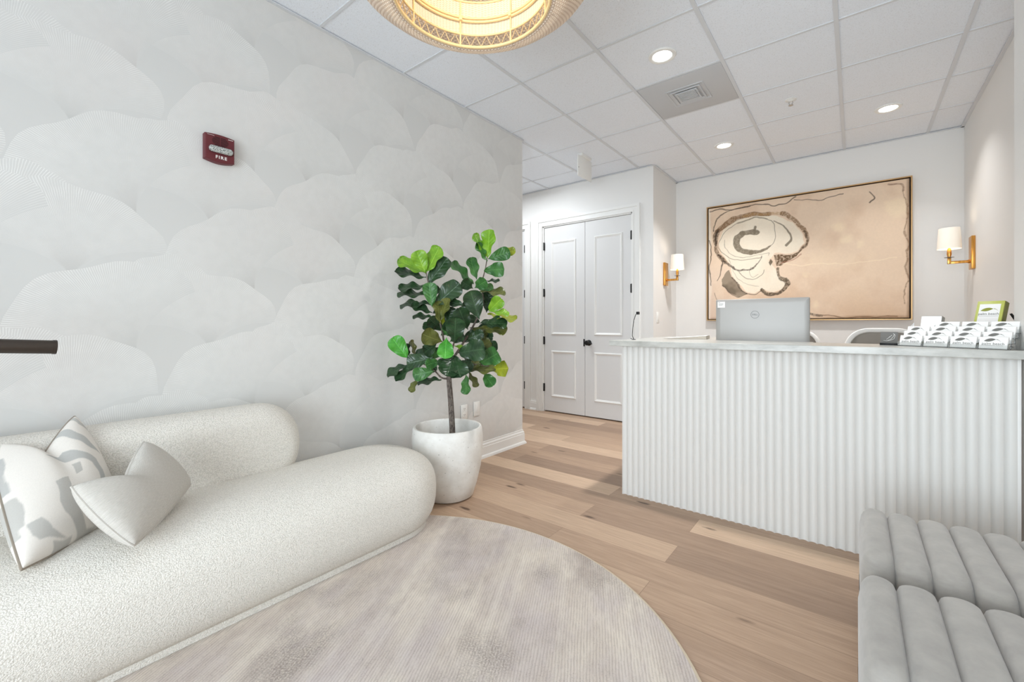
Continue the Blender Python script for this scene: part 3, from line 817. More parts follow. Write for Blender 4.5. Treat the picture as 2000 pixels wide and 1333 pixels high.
mb = MB(); mb.add(text_mesh('FIRE', .021, .0006, 1.35, .0006), Matrix.Translation((.0362, .004, -.046)) @ RX); mb.build('lettering', m_white, fa, smooth=False)
for a_, b_, c_, d_ in ((-.056, .055, -.026, .0562), (.034, .053, .056, .0555)): MB().box(.0355, a_, b_, .0363, c_, d_).build('marking', m_white, fa)

# ceiling devices
def downlight(x, y, label, power=12, spread=94):
    t = thing('recessed_downlight', label, 'ceiling light', (x, y, CZ), 0, 'recessed downlights')
    mb = MB(); mb.lathe([(.060, .010), (.060, -.002), (.066, -.006), (.084, -.005), (.088, .0), (.088, .006)], (0, 0, 0), 48, cap=False); mb.build('trim_ring', m_white, t)
    mb = MB(); mb.lathe([(.0, .0005), (.0605, .0005), (.0605, .006), (0, .006)], (0, 0, 0), 40, cap=False); mb.build('diffuser', m_lens, t)
    l = light('downlight_beam', 'AREA', (x, y, CZ - .012), (0, 0, 0), power, (1, .985, .965), .12, shape='DISK'); l.data.spread = math.radians(spread)
downlight(-.997, 2.853, 'recessed downlight beside the ceiling vent, nearest of the three', 13, 120)
downlight(-1.02, 4.665, 'recessed downlight in the ceiling over the alcove entrance by the left sconce', 13, 104)
downlight(.208, 4.69, 'recessed downlight in the ceiling in front of the right sconce', 5.5, 112)

m_vent = M('grey_vent_paint', rgb(196, 198, 201), .5)
vt = thing('ceiling_vent', 'grey square ceiling vent with stepped louvres', 'vent', (-1.309 + .305, 3.148 + .305, CZ))
mb = MB(); mb.box(-.292, -.292, -.003, .292, .292, .003, .002); mb.build('vent_panel', m_vent, vt)
mb = MB()
for k, h_ in enumerate((.138, .108, .080)):
    z = -.003 - .004 * k
    mb.rings([[(x, y, zz) for x, y in rrect(h_ - d, h_ - d, .004, 2)] for d, zz in ((0, z + .001), (.002, z - .006), (.014, z - .003), (.016, z + .001))], cap0=False, cap1=False)
mb.build('louvre_frame', m_vent, vt)
mb = MB()
for k in range(7): mb.box(-.062, -.064 + k * .0195, -.016, .062, -.064 + k * .0195 + .011, -.006)
mb.build('slats', m_vent, vt)
m_chrome = M('chrome', rgb(200, 200, 200), .2, 1.0)
sp = thing('fire_sprinkler', 'small chrome sprinkler head hanging from a ceiling tile', 'sprinkler', (-.40, 4.04, CZ))
mb = MB(); mb.lathe([(0, .006), (.038, .006), (.040, -.001), (.018, -.006), (.012, -.012), (0, -.012)], (0, 0, 0), 28); mb.build('escutcheon', m_white, sp)
mb = MB(); mb.tube([(-.011, 0, -.010), (-.013, 0, -.028), (0, 0, -.042)], .003, 6); mb.tube([(.011, 0, -.010), (.013, 0, -.028), (0, 0, -.042)], .003, 6); mb.build('frame', m_chrome, sp)
mb = MB(); mb.lathe([(0, -.042), (.017, -.042), (.016, -.044), (0, -.044)], (0, 0, 0), 16); mb.build('deflector', m_chrome, sp)
es = thing('hanging_sign', 'blank white sign panel hanging from the hallway ceiling', 'sign', (-2.235, 4.06, CZ))
MB().box(-.028, -.10, -.022, .028, .10, .006, .004).build('canopy', m_white, es)
MB().box(-.006, -.145, -.235, .006, .145, -.022, .002).build('panel', m_white, es)
mb = MB(); mb.lathe([(0, .006), (.004, .006), (.004, .0085), (0, .0085)], (0, -.135, -.150), 10, axis='X'); mb.build('screw', m_black, es)

# ------------------------------------------------------------------ pendant
PZ0 = 2.347; px_, py_ = -1.106, 1.166
pd = thing('rattan_pendant', 'large woven rattan pendant lamp hanging from the ceiling', 'pendant lamp', (px_, py_, PZ0))
def revolve(name, prof, mat, seg=120, parent=pd, closed=False):
    mb = MB(); n = len(prof) - 1
    ln = [0]
    for a, b in zip(prof, prof[1:]): ln.append(ln[-1] + math.hypot(b[0] - a[0], b[1] - a[1]))
    V = [[mb.bm.verts.new((r * math.cos(2 * PI * k / seg), r * math.sin(2 * PI * k / seg), z)) for k in range(seg)] for r, z in prof]
    L = mb.bm.loops.layers.uv.verify()
    for i in range(n):
        for k in range(seg):
            k2 = (k + 1) % seg
            f = mb.bm.faces.new((V[i][k], V[i][k2], V[i + 1][k2], V[i + 1][k]))
            for l, (a, b) in zip(f.loops, ((k, i), (k + 1, i), (k + 1, i + 1), (k, i + 1))): l[L].uv = (a / seg, ln[b] / ln[-1])
    return mb.build(name, mat, parent, angle=180)
outer = []
_k = [(.288, -.002), (.305, -.006), (.35, .010), (.40, .042), (.44, .075), (.466, .112), (.476, .155), (.470, .205), (.436, .270), (.36, .330), (.21, .375), (.06, .388)]
for a, b in zip(_k, _k[1:]):
    for t in range(4): outer.append((a[0] + (b[0] - a[0]) * t / 4, a[1] + (b[1] - a[1]) * t / 4))
outer.append(_k[-1])
revolve('woven_shell', outer, m_rat_out)
revolve('woven_lining', [(.286, .050), (.288, .078), (.289, .106)], m_rat_in)
revolve('woven_lining', [(.289, .124), (.288, .155), (.284, .188)], m_rat_in)
def ringtube(mb, r, z, t):
    R = []
    for k in range(72):
        a = 2 * PI * k / 72
        R.append([((r + t * math.cos(b)) * math.cos(a), (r + t * math.cos(b)) * math.sin(a), z + t * math.sin(b)) for b in [2 * PI * q / 8 for q in range(8)]])
    mb.rings(R, wrap=True)
for r, z, t in ((.283, .107, .0055), (.283, .121, .0055), (.284, .049, .004), (.288, .0, .0065), (.282, .190, .004)):
    mb = MB(); ringtube(mb, r, z, t); mb.build('cane_hoop', m_cane, pd)
for k in range(8):
    a = 2 * PI * (k + .20) / 8
    mb = MB(); mb.tube([(.284 * math.cos(a), .284 * math.sin(a), .0), (.284 * math.cos(a), .284 * math.sin(a), .235)], .0035, 6)
    mb.lathe([(0, -.012), (.008, -.010), (.008, .010), (0, .012)], (.279 * math.cos(a), .279 * math.sin(a), .114), 8)
    mb.build('upright', m_cane, pd)
for z0, z1, rr in ((.003, .047, .287), (.192, .238, .283)):
    n = 40; mb = MB()
    mb.tube([(rr * math.cos(PI * k / n), rr * math.sin(PI * k / n), z1 if k % 2 else z0) for k in range(2 * n + 1)], .0022, 5); mb.build('lattice', m_cane, pd)
mb = MB(); mb.lathe([(0, .50), (.02, .50), (.02, .34), (.014, .32), (0, .32)], (0, 0, 0), 16); mb.build('lamp_holder', m_white, pd)
mb = MB(); mb.lathe([(0, .32), (.018, .31), (.032, .27), (.03, .24), (.015, .222), (0, .22)], (0, 0, 0), 20); mb.build('bulb', emit('lit_bulb', (1, .88, .68, 1), 8), pd)
mb = MB(); mb.lathe([(0, CZ - PZ0), (.06, CZ - PZ0), (.06, .54), (.008, .53), (.008, .36), (0, .36)], (0, 0, 0), 24); mb.build('canopy', m_white, pd)
light('pendant_glow', 'POINT', (px_, py_, PZ0 + .20), (0, 0, 0), 4.2, (1, .91, .76), .05)

# ------------------------------------------------------------------ sconces
def sconce(x, s, y, label):
    """s: +1 projects to +x"""
    t = thing('wall_sconce', label, 'sconce', (x, y, 1.60), 0, 'brass wall sconces')
    mb = MB(); mb.box(min(0, s * .024), -.055, -.005, max(0, s * .024), .055, .262, .003); mb.build('backplate', m_brass, t)
    ax = s * .145
    mb = MB(); mb.box(min(s * .02, ax - .011), -.010, .048, max(s * .02, ax + .011), .010, .070, .002)
    mb.box(ax - .011, -.011, .048, ax + .011, .011, .100, .002); mb.lathe([(.015, .0), (.015, .012)], (s * .024 if s > 0 else -.036, 0, .059), 12, axis='X'); mb.build('arm', m_brass, t)
    mb = MB(); mb.lathe([(0, .100), (.030, .100), (.031, .103), (0, .104)], (ax, 0, 0), 24); mb.build('drip_tray', m_acrylic_edge, t)
    mb = MB(); mb.lathe([(0, .104), (.011, .106), (.015, .130), (.013, .165), (.008, .180), (0, .182)], (ax, 0, 0), 20); mb.build('candle_cup', m_brass, t)
    mb = MB(); mb.lathe([(.074, .172), (.0755, .172), (.066, .345), (.0645, .345), (.0725, .1735), (.074, .172)], (ax, 0, 0), 48, cap=False); mb.build('lamp_shade', m_shade, t)
    mb = MB(); mb.lathe([(0, .182), (.010, .19), (.014, .22), (.008, .25), (0, .255)], (ax, 0, 0), 14); mb.build('bulb', emit('sconce_bulb', (1, .86, .66, 1), 6), t)
    light('sconce_glow', 'POINT', (x + ax, y, 1.60 + .28), (0, 0, 0), .55, (1, .86, .68), .03)
    light('sconce_glow', 'POINT', (x + ax, y, 1.60 + .16), (0, 0, 0), .15, (1, .86, .68), .02)
sconce(XH, 1, 5.12, 'lit brass wall sconce on the left alcove wall beside the doors')
sconce(XA, -1, 5.12, 'lit brass wall sconce on the right wall beside the painting')

# ------------------------------------------------------------------ painting
def artwork():
    W, H = 1.765, 1.305; NX, NZ = 460, 340
    S, Tt = np.meshgrid(np.linspace(0, 1, NX + 1), np.linspace(0, 1, NZ + 1), indexing='ij')
    X, Z = S * W, Tt * H
    rng = np.random.default_rng(5)
    def vnoise(sx, sz, oct=4, seed=0):
        r = np.random.default_rng(seed); out = np.zeros_like(X); amp = 1; tot = 0
        for o_ in range(oct):
            gx, gz = int(sx * 2 ** o_) + 2, int(sz * 2 ** o_) + 2
            g = r.random((gx + 1, gz + 1)); fx, fz = S * (gx - 1), Tt * (gz - 1)
            ix, iz = fx.astype(int), fz.astype(int); ax, az = fx - ix, fz - iz
            ax = ax * ax * (3 - 2 * ax); az = az * az * (3 - 2 * az)
            v = g[ix, iz] * (1 - ax) * (1 - az) + g[ix + 1, iz] * ax * (1 - az) + g[ix, iz + 1] * (1 - ax) * az + g[ix + 1, iz + 1] * ax * az
            out += v * amp; tot += amp; amp *= .55
        return out / tot
    def c(r, g, b): return np.array(lin((r / 255, g / 255, b / 255)))
    n1, n2, n3 = vnoise(4, 3, 5, 1), vnoise(7, 5, 4, 2), vnoise(150, 110, 2, 3)
    wx, wz = (vnoise(14, 10, 3, 11) - .5) * .045, (vnoise(14, 10, 3, 12) - .5) * .045
    img = np.empty(X.shape + (3,)); img[:] = c(226, 202, 178)
    def lay(mask, col): 
        img[:] = img * (1 - mask[..., None]) + col * mask[..., None]
    sm = lambda v, a, b: np.clip((v - a) / (b - a), 0, 1)
    lay(sm(n1, .48, .72) * .6, c(232, 208, 180)); lay(sm(n2, .5, .75) * .55, c(210, 180, 154)); lay(sm(.30 - Tt, 0, .3) * sm(n1, .3, .6) * .55, c(196, 162, 134))
    for (sx, sz, r) in ((.721, .614, .05), (.946, .808, .085), (.592, .108, .022), (.79, .56, .03), (.70, .70, .04), (.55, .35, .02)):
        d = np.hypot((S - sx) * W + wx * 2, (Tt - sz) * H + wz * 2); lay(sm(r - d, -.02, .02) * .6, c(236, 216, 186))
    def poly(P_):
        P_ = [((a) * W, b * H) for a, b in P_]; ins = np.zeros(X.shape, bool); xx, zz = X + wx * .6, Z + wz * .6
        for (x0, z0), (x1, z1) in zip(P_, P_[1:] + P_[:1]):
            k = ((z0 > zz) != (z1 > zz)) & (xx < (x1 - x0) * (zz - z0) / (z1 - z0 + 1e-9) + x0); ins ^= k
        return ins.astype(float)
    def stroke(P_, w, col, op=1, tex=0, wob=1.0, w2=None):
        P_ = [(a * W, b * H) for a, b in P_]; Q = []
        for i in range(len(P_) - 1):
            p0 = P_[max(i - 1, 0)]; p1 = P_[i]; p2 = P_[i + 1]; p3 = P_[min(i + 2, len(P_) - 1)]
            for k in range(6):
                t = k / 6
                Q.append(tuple(.5 * (2 * b + (c_ - a) * t + (2 * a - 5 * b + 4 * c_ - d) * t * t + (3 * b - a - 3 * c_ + d) * t ** 3) for a, b, c_, d in zip(p0, p1, p2, p3)))
        Q.append(P_[-1]); best = np.full(X.shape, -9.0); xx, zz = X + wx * wob, Z + wz * wob
        for i, ((x0, z0), (x1, z1)) in enumerate(zip(Q, Q[1:])):
            dx, dz = x1 - x0, z1 - z0; t = np.clip(((xx - x0) * dx + (zz - z0) * dz) / (dx * dx + dz * dz + 1e-9), 0, 1)
            ww = w if w2 is None else w + (w2 - w) * i / len(Q)
            best = np.maximum(best, ww - np.hypot(xx - x0 - dx * t, zz - z0 - dz * t))
        m = sm(best, -.0015, .0025) * op
        if tex: m = m * (1 - tex * sm(n3, .45, .62))
        lay(m, col)
    brown, dk, gr = c(124, 92, 58), c(66, 54, 44), c(126, 114, 96)
    edge = .009 + (n1 - .5) * .022
    lay(sm(edge - (1 - S), -.006, .008) * .8, c(128, 98, 72)); lay(sm(edge * 1.2 - Tt, -.01, .012) * .7, c(150, 116, 88)); lay(sm(.012 - S + (n1 - .5) * .03, -.004, .006) * .7, c(236, 226, 210))
    cream1 = [(.065,.697),(.09,.804),(.173,.874),(.283,.88),(.396,.857),(.475,.79),(.524,.691),(.534,.611),(.503,.549),(.44,.535),(.381,.543),(.352,.489),(.389,.415),(.411,.344),(.446,.284),(.418,.241),(.374,.22),(.321,.258),(.275,.22),(.229,.229),(.181,.304),(.14,.392),(.132,.479),(.082,.583)]
    lay(poly(cream1) * .92, c(236, 225, 206)); lay(poly(cream1) * sm(n2, .45, .7) * .5, c(226, 208, 186))
    lay(sm(.16 - S - (n1 - .5) * .2, 0, .1) * sm(.5 - Tt, 0, .2) * .4, c(206, 190, 180))
    ring = [(.057,.798),(.099,.839),(.148,.872),(.213,.896),(.283,.896),(.352,.887),(.418,.876),(.468,.831),(.503,.773),(.531,.712),(.548,.642),(.538,.589),(.517,.547),(.482,.507),(.446,.488),(.411,.47)]
    stroke(ring[:6], .027, brown, .85, .3); stroke(ring[3:7], .016, c(176, 138, 92), .6, .5); stroke(ring[6:13], .023, brown, .8, .45, w2=.012); stroke(ring[9:14], .008, dk, .7, .3)
    left = [(.057,.798),(.044,.75),(.046,.663),(.061,.574),(.099,.507),(.148,.459),(.205,.432),(.252,.441),(.287,.473),(.307,.541)]
    stroke(left[:5], .024, c(104, 80, 58), .85, .45); stroke(left[3:], .013, dk, .85, .3, 1.4, .005); stroke(left[:3], .010, dk, .9)
    stroke([(.035,.802),(.048,.899),(.099,.95),(.181,.969),(.244,.978)], .007, dk, .8, .2)
    spiral = [(.283,.745),(.244,.752),(.197,.743),(.169,.699),(.173,.631),(.205,.591),(.252,.572),(.307,.582),(.352,.617),(.381,.67),(.385,.739),(.374,.798),(.337,.841),(.291,.864),(.229,.856),(.173,.838),(.116,.799),(.078,.733),(.065,.66),(.09,.582),(.148,.526),(.229,.516),(.307,.523)]
    stroke(spiral[8:], .0035, gr, .9); stroke(spiral[12:16], .009, c(140, 130, 112), .7, .3); stroke(spiral[:3], .026, gr, .95, .12); stroke(spiral[2:7], .033, gr, .95, .12, w2=.024); stroke(spiral[6:9], .020, gr, .95, .1, w2=.006)
    stroke([(.268,.745),(.278,.785)], .012, gr, .9)
    arc = [(.374,.815),(.425,.777),(.457,.714),(.466,.656),(.446,.602)]
    stroke(arc, .005, gr, .9, 0, 1, .013)
    lay(poly([(.377,.526),(.454,.527),(.517,.541),(.496,.505),(.454,.47),(.418,.441),(.392,.444)]) * (1 - .5 * sm(n3, .45, .6)), c(104, 82, 60))
    lay(poly([(.363,.50),(.374,.475),(.363,.445),(.354,.47)]) * .9, c(92, 78, 60))
    blob = [(.082,.361),(.107,.421),(.124,.437),(.14,.369),(.173,.317),(.189,.255),(.229,.217),(.181,.189),(.124,.235),(.086,.299)]
    lay(poly(blob) * .85, c(134, 120, 102)); lay(poly(blob) * sm(n2, .5, .62) * .6, c(88, 76, 62)); stroke(blob[3:7], .008, dk, .8, .3); stroke(blob[6:], .004, dk, .8)
    low = [(.229,.217),(.283,.216),(.321,.247),(.352,.215),(.389,.198),(.425,.223),(.454,.261),(.45,.307),(.422,.343),(.407,.39),(.403,.425)]
    stroke(low[:3], .004, dk, .9); stroke(low[2:8], .022, c(84, 70, 54), .92, .35, 1.6); stroke(low[7:], .015, c(96, 82, 64), .9, .35, 1.5)
    for P_, w in (([(.189,.425),(.197,.387),(.229,.349),(.275,.344),(.314,.376),(.329,.41)], .0035), ([(.057,.351),(.082,.448),(.09,.533)], .005), ([(.005,.97),(.065,.982),(.148,.964),(.229,.982),(.321,.972),(.381,.947),(.44,.956),(.496,.994)], .006),
                  ([(.489,.973),(.565,.947),(.657,.943),(.721,.965)], .004), ([(.836,.951),(.857,.905),(.836,.868)], .006), ([(.12,.53),(.16,.40),(.22,.30),(.30,.28)], .002), ([(.25,.45),(.24,.40),(.26,.36),(.29,.38)], .002), ([(.10,.70),(.11,.62),(.16,.55),(.24,.54),(.34,.56),(.35,.54)], .0025),
                  ([(.006,.72),(.012,.62),(.008,.5),(.012,.4),(.008,.3)], .006), ([(.04,.23),(.06,.16)], .003)): stroke(P_, w, dk, .8)
    stroke([(.43,.455),(.6,.425),(.78,.42),(.95,.435)], .005, c(238, 218, 190), .7); stroke([(.42,.46),(.48,.48),(.52,.52)], .006, c(150, 100, 80), .6)
    stroke([(.50,.05),(.56,.03),(.62,.012)], .013, c(96, 84, 74), .8, .4); stroke([(.6,.02),(.75,.008),(.95,.012)], .006, c(120, 92, 70), .7)
    stroke([(.975,.93),(.988,.8),(.985,.6),(.99,.35),(.985,.1)], .006, c(120, 88, 62), .6, .4, 1.5); stroke([(.92,.985),(.965,.97),(.98,.92)], .008, c(130, 100, 84), .7, .3)
    img *= 1.05 * (1 + (n3 - .5)[..., None] * .06)
    me = bpy.data.meshes.new('canvas'); nv = (NX + 1) * (NZ + 1)
    co = np.stack([X - W / 2, np.zeros_like(X), Z], -1).reshape(-1, 3)
    idx = np.arange(nv).reshape(NX + 1, NZ + 1)
    F = np.stack([idx[:-1, :-1], idx[1:, :-1], idx[1:, 1:], idx[:-1, 1:]], -1).reshape(-1, 4)
    me.vertices.add(nv); me.vertices.foreach_set('co', co.ravel().astype(np.float32))
    me.loops.add(F.size); me.loops.foreach_set('vertex_index', F.ravel().astype(np.int32))
    me.polygons.add(len(F)); me.polygons.foreach_set('loop_start', np.arange(0, F.size, 4, dtype=np.int32))
    me.update(calc_edges=True)
    ca = me.color_attributes.new('pigment', 'FLOAT_COLOR', 'POINT')
    ca.data.foreach_set('color', np.concatenate([img.reshape(-1, 3), np.ones((nv, 1))], 1).ravel().astype(np.float32))
    m = M('painted_canvas', rough=.65, spec=.25)
    m.color(m.node('ShaderNodeVertexColor', layer_name='pigment').outputs[0]); m.bump(m.noise(m.coord(), 90, 3), .1, .002)
    me.materials.append(m.m); return me, W, H
cme, AW, AH = artwork()
art = thing('framed_painting', 'large abstract peach and brown painting in a thin gold frame on the back wall', 'painting', (-.488, YB - .004, 1.205))
cv = bpy.data.objects.new('canvas', cme); COL.objects.link(cv); cv.parent = art; cv.location = (0, -.030, 0)
MB().box(-AW / 2, -.029, 0, AW / 2, -.004, AH).build('stretcher', m_card, art, smooth=False)
m_gold = M('champagne_gold_frame', rgb(196, 160, 116), .35, .8)
mb = MB()
for (x0, x1, z0, z1) in ((-AW / 2 - .020, -AW / 2 - .009, -.020, AH + .020), (AW / 2 + .009, AW / 2 + .020, -.020, AH + .020), (-AW / 2 - .009, AW / 2 + .009, -.020, -.009), (-AW / 2 - .009, AW / 2 + .009, AH + .009, AH + .020)):
    mb.box(x0, -.045, z0, x1, 0, z1)
mb.build('frame', m_gold, art, smooth=False)
MB().box(-AW / 2 - .010, -.008, -.010, AW / 2 + .010, -.002, AH + .010).build('shadow_gap', m_dark, art, smooth=False)

# ------------------------------------------------------------------ reception desk
YD, XD0, XD1 = 2.775, -1.235, .547
desk = thing('reception_desk', 'white fluted reception desk below the painting', 'desk', (-.35, YD, 0))
ox, oy = -.35, YD
mb = MB()
pitch = .0387; n = int(round((XD1 - .012 - XD0) / pitch)); pitch = (XD1 - .012 - XD0) / n
line = []
for i in range(n):
    for k in range(8):
        t = k / 8; line.append((XD0 + (i + t) * pitch - ox, -.0125 + .0125 * math.sin(PI * t) ** .85))
line.append((XD0 + n * pitch - ox, -.0125))
ring = line + [(line[-1][0], .03), (line[0][0], .03)]
mb.prism(ring, .0, .999); mb.build('fluted_front', m_flute, desk, angle=50)
mb = MB(); mb.box(XD0 - ox, .03, 0, XD0 + .03 - ox, 1.10, .999); mb.build('side_panel', m_flute, desk, smooth=False)
MB().box(XD1 - .012 - ox, -.014, 0, XD1 - ox, .0, .999, .002).build('corner_bead', m_trim, desk)
mb = MB(); mb.box(XD0 + .03 - ox, .12, .70, XR - .01 - ox, .72, .74); mb.box(XD0 + .03 - ox, .72, .70, -.62 - ox, 1.10, .74); mb.build('work_surface', m_flute, desk, smooth=False)
ctop = tag(MB().prism([(-1.305, 2.705), (XR - .003, 2.705), (XR - .003, 2.922), (XA - .003, 2.922), (XA - .003, 3.14), (-.20, 3.14), (-.20, 3.215), (-.74, 3.215), (-.74, 3.88), (-1.305, 3.88)], .9995, 1.036).build('countertop', m_stone, smooth=False),
    'pale grey stone countertop lying on the fluted reception desk', 'countertop')
bv = ctop.modifiers.new('edge', 'BEVEL'); bv.width = .003; bv.segments = 2; bv.limit_method = 'ANGLE'
CT_Z = 1.036

# monitor seen from behind
mon = thing('computer_monitor', 'silver computer monitor seen from behind on the reception desk', 'monitor', (-.49, 3.24, .74), math.radians(1.5))
def mon_f(x, y, w): return (x, -w, y + .415)
mb = MB(); soft_slab(mb, 0, 0, .268, .158, .008, [(.0, -.022), (.0, -.004), (.002, .0), (.010, .003), (.03, .006)], 5, f=mon_f); mb.build('shell', m_alum, mon, angle=25)
MB().box(-.262, .0225, .262, .262, .024, .568).build('screen', M('dark_screen', rgb(14, 15, 18), .2), mon, smooth=False)
mb = MB(); mb.box(-.035, -.018, .012, .035, .0, .268, .004); mb.build('stand_neck', m_alum, mon)
mb = MB(); soft_slab(mb, 0, 0, .12, .10, .02, [(0, .001), (0, .012), (.004, .015)], 6); mb.build('stand_foot', m_alum, mon)
m_logo = M('embossed_grey', rgb(112, 112, 112), .4, .3)
mb = MB()
R = []
for k in range(48):
    a = 2 * PI * k / 48; R.append([((.0235 + q) * math.cos(a) - .03, -.0068 - d, .468 + (.0235 + q) * math.sin(a)) for q, d in ((-.0014, 0), (-.0014, .0006), (.0014, .0006), (.0014, 0))])
mb.rings(R, wrap=True)
RYZ = Matrix(((1, 0, 0, 0), (0, 0, -1, 0), (0, 1, 0, 0), (0, 0, 0, 1)))      # text plane -> facing -y
mb.add(text_mesh('DELL', .0150, .0005, 1.0, .0003), Matrix.Translation((-.03, -.0068, .468)) @ RYZ); mb.build('logo', m_logo, mon, smooth=False)
stk = MB().box(-.256, -.0068, .518, -.210, -.0052, .558).build('sticker', m_card, mon, smooth=False)
mb = MB()
for z, w in ((.552, .010), (.544, .030), (.538, .030), (.532, .026)): mb.box(-.250, -.0072, z, -.250 + w, -.0067, z + .002)
mb.build('print', m_ink, stk, smooth=False)

# office chairs behind the desk
m_chairw = M('white_chair_shell', rgb(232, 230, 226), .4); m_mesh = M('grey_mesh_fabric', rgb(150, 144, 136), .8)
_s = m_mesh.node('ShaderNodeSeparateXYZ', {0: m_mesh.coord()}); _h = m_mesh.math('SINE', m_mesh.math('MULTIPLY', _s.outputs[2], 1800)); m_mesh.bump(_h, .15, .0005)
def office_chair(x, y, rz, label, first=None):
    t = thing('office_chair', label, 'chair', (x, y, 0), rz, 'office chairs behind the desk')
    R = []; hw, z0, z1 = .205, .56, 1.10
    path = rrect(hw, (z1 - z0) / 2, .13, 10, 0, (z0 + z1) / 2)
    N = len(path); mb = MB()
    for i, (px, pz) in enumerate(path):
        a, b = Vector(path[(i + 1) % N]) - Vector(path[i - 1]), None; a.normalize(); nx, nz = a.y, -a.x
        cy = .045 * (px / hw) ** 2
        R.append([(px + nx * .017 * math.cos(q), -.22 - cy * -1 + .014 * math.sin(q), pz + nz * .017 * math.cos(q)) for q in [2 * PI * k / 8 for k in range(8)]])
    mb.rings(R, wrap=True); mb.build('back_frame', m_chairw, t)
    mb = MB(); inner = rrect(hw - .010, (z1 - z0) / 2 - .010, .12, 10, 0, (z0 + z1) / 2)
    mb.rings([[(px, -.222 + .045 * (px / hw) ** 2 + d, pz) for px, pz in inner] for d in (-.002, .002)]); mb.build('mesh_back', m_mesh, t, angle=60)
    mb = MB(); soft_slab(mb, 0, .02, .235, .225, .09, [(.01, .425), (0, .44), (0, .465), (.012, .485), (.05, .495)], 8); mb.build('seat', m_mesh, t)
    mb = MB(); mb.tube([(0, -.225, .60), (0, -.25, .50), (0, -.12, .41), (0, 0, .40)], .02, 10); mb.build('back_support', m_chairw, t)
    mb = MB(); mb.lathe([(.028, .09), (.028, .28), (.018, .28), (.018, .43)], (0, 0, 0), 16); mb.build('gas_lift', m_black, t)
    for s in (-1, 1):
        mb = MB(); mb.tube([(s * .18, .02, .43), (s * .275, .02, .45), (s * .285, .02, .64)], .013, 8); mb.box(s * .285 - .035, -.10, .64, s * .285 + .035, .15, .662, .008); mb.build('armrest', m_chairw, t)
    mb = MB()
    for k in range(5):
        a = 2 * PI * k / 5 + .3; mb.tube([(0, 0, .10), (.16 * math.cos(a), .16 * math.sin(a), .09), (.30 * math.cos(a), .30 * math.sin(a), .065)], [.024, .018, .014], 8)
    mb.build('star_base', m_chairw, t)
    for k in range(5):
        a = 2 * PI * k / 5 + .3; mb = MB(); mb.lathe([(0, -.012), (.028, -.012), (.031, 0), (.028, .012), (0, .012)], (0, 0, 0), 16, axis='X'); c_ = mb.build('caster', m_black, t)
        c_.location = (.30 * math.cos(a), .30 * math.sin(a), .031); c_.rotation_euler = (0, 0, a + PI / 2)
    return t
ch = office_chair(.165, 3.84, PI * 1.02, 'grey mesh office chair with wide white back rim behind the dark plaque')
c2 = copy_tree(ch); c2.location = (-.475, 4.50, 0); c2.rotation_euler = (0, 0, PI - .15); c2.scale = (.98, .98, .975); c2['label'] = 'grey mesh office chair half hidden behind the silver monitor'

# ------------------------------------------------------------------ things on the countertop
def logo_poly(w):
    """leaf with a long curling tail, width w, centred"""
    up, lo = [], []
    for i in range(15):
        t = i / 14; x = -.46 + .66 * t
        y0 = -.05 + .14 * t
        up.append((x, y0 + .15 * math.sin(PI * t) ** .8 * (1 - .15 * t))); lo.append((x, y0 - .085 * math.sin(PI * t) ** .9 - .02 * math.sin(PI * t)))
    tail_u = [(.20 + .30 * t, .09 - .20 * t ** 2 + .026 * (1.1 - t)) for t in (.2, .4, .6, .8, 1)]
    tail_l = [(.20 + .30 * t, .09 - .20 * t ** 2 - .022 * (1.1 - t)) for t in (.2, .4, .6, .8, .98)]
    p = up + tail_u + list(reversed(tail_l)) + list(reversed(lo))[:-1]
    return [(x * w, y * w) for x, y in p]
CW, CH = .089, .051
tilt = math.radians(20); RZ = -math.radians(31.5)
ho = Vector((.168, 2.925, CT_Z)); pitch_c = .0985; TS, TZ = .030, .0225
rot = Matrix.Rotation(RZ, 4, 'Z')
def holder(col, label):
    t = thing('card_holder', label, 'card holder', tuple(ho + (rot @ Vector((col * pitch_c + .046, 0, 0)))), RZ, 'acrylic card holders')
    hw = .0475
    mb = MB()
    for s in (-1, 1):
        poly = [(0, 0), (.004, .026)]
        for k in range(1, 4): poly += [(k * TS - .001, k * TZ + .002), (k * TS + .006, k * TZ + .028)]
        poly += [(4 * TS + .012, 3 * TZ + .05), (4 * TS + .004, 0)]
        mb.rings([[(s * hw + d, y, z) for y, z in poly] for d in (-.0012, .0012)])
    for k in range(4):
        y, z = k * TS, k * TZ
        mb.box(-hw, y - .001, z + .001, hw, y + .001, z + .020)
        mb.box(-hw, y, z + .001, hw, y + TS, z + .003)
        mb.box(-hw, y + TS - .001, z + .001, hw, y + TS + .001, z + TZ + .002)
    mb.build('acrylic_body', m_acrylic, t, smooth=False)
    mb = MB(); mb.box(-hw, -.0022, 0, hw, -.001, .0018)
    for s in (-1, 1):
        for k in range(4): mb.tube([(s * hw, k * TS + .0005, k * TZ + .003), (s * hw, k * TS + TS, k * TZ + .003), (s * hw, k * TS + TS, k * TZ + TZ + .003)], .0013, 5)
    mb.build('acrylic_edges', m_acrylic_edge, t, smooth=False)
    return t
coln = ['leftmost', 'second from left', 'third from left', 'rightmost']
for c_ in range(4):
    holder(c_, ['clear tiered card holder at the left, beside the dark plaque', 'clear tiered card holder second from the left on the counter', 'clear tiered card holder third from the left on the counter', 'clear tiered card holder at the right, nearest the wall'][c_])
tiern = ['front tier', 'second tier', 'third tier', 'top tier']
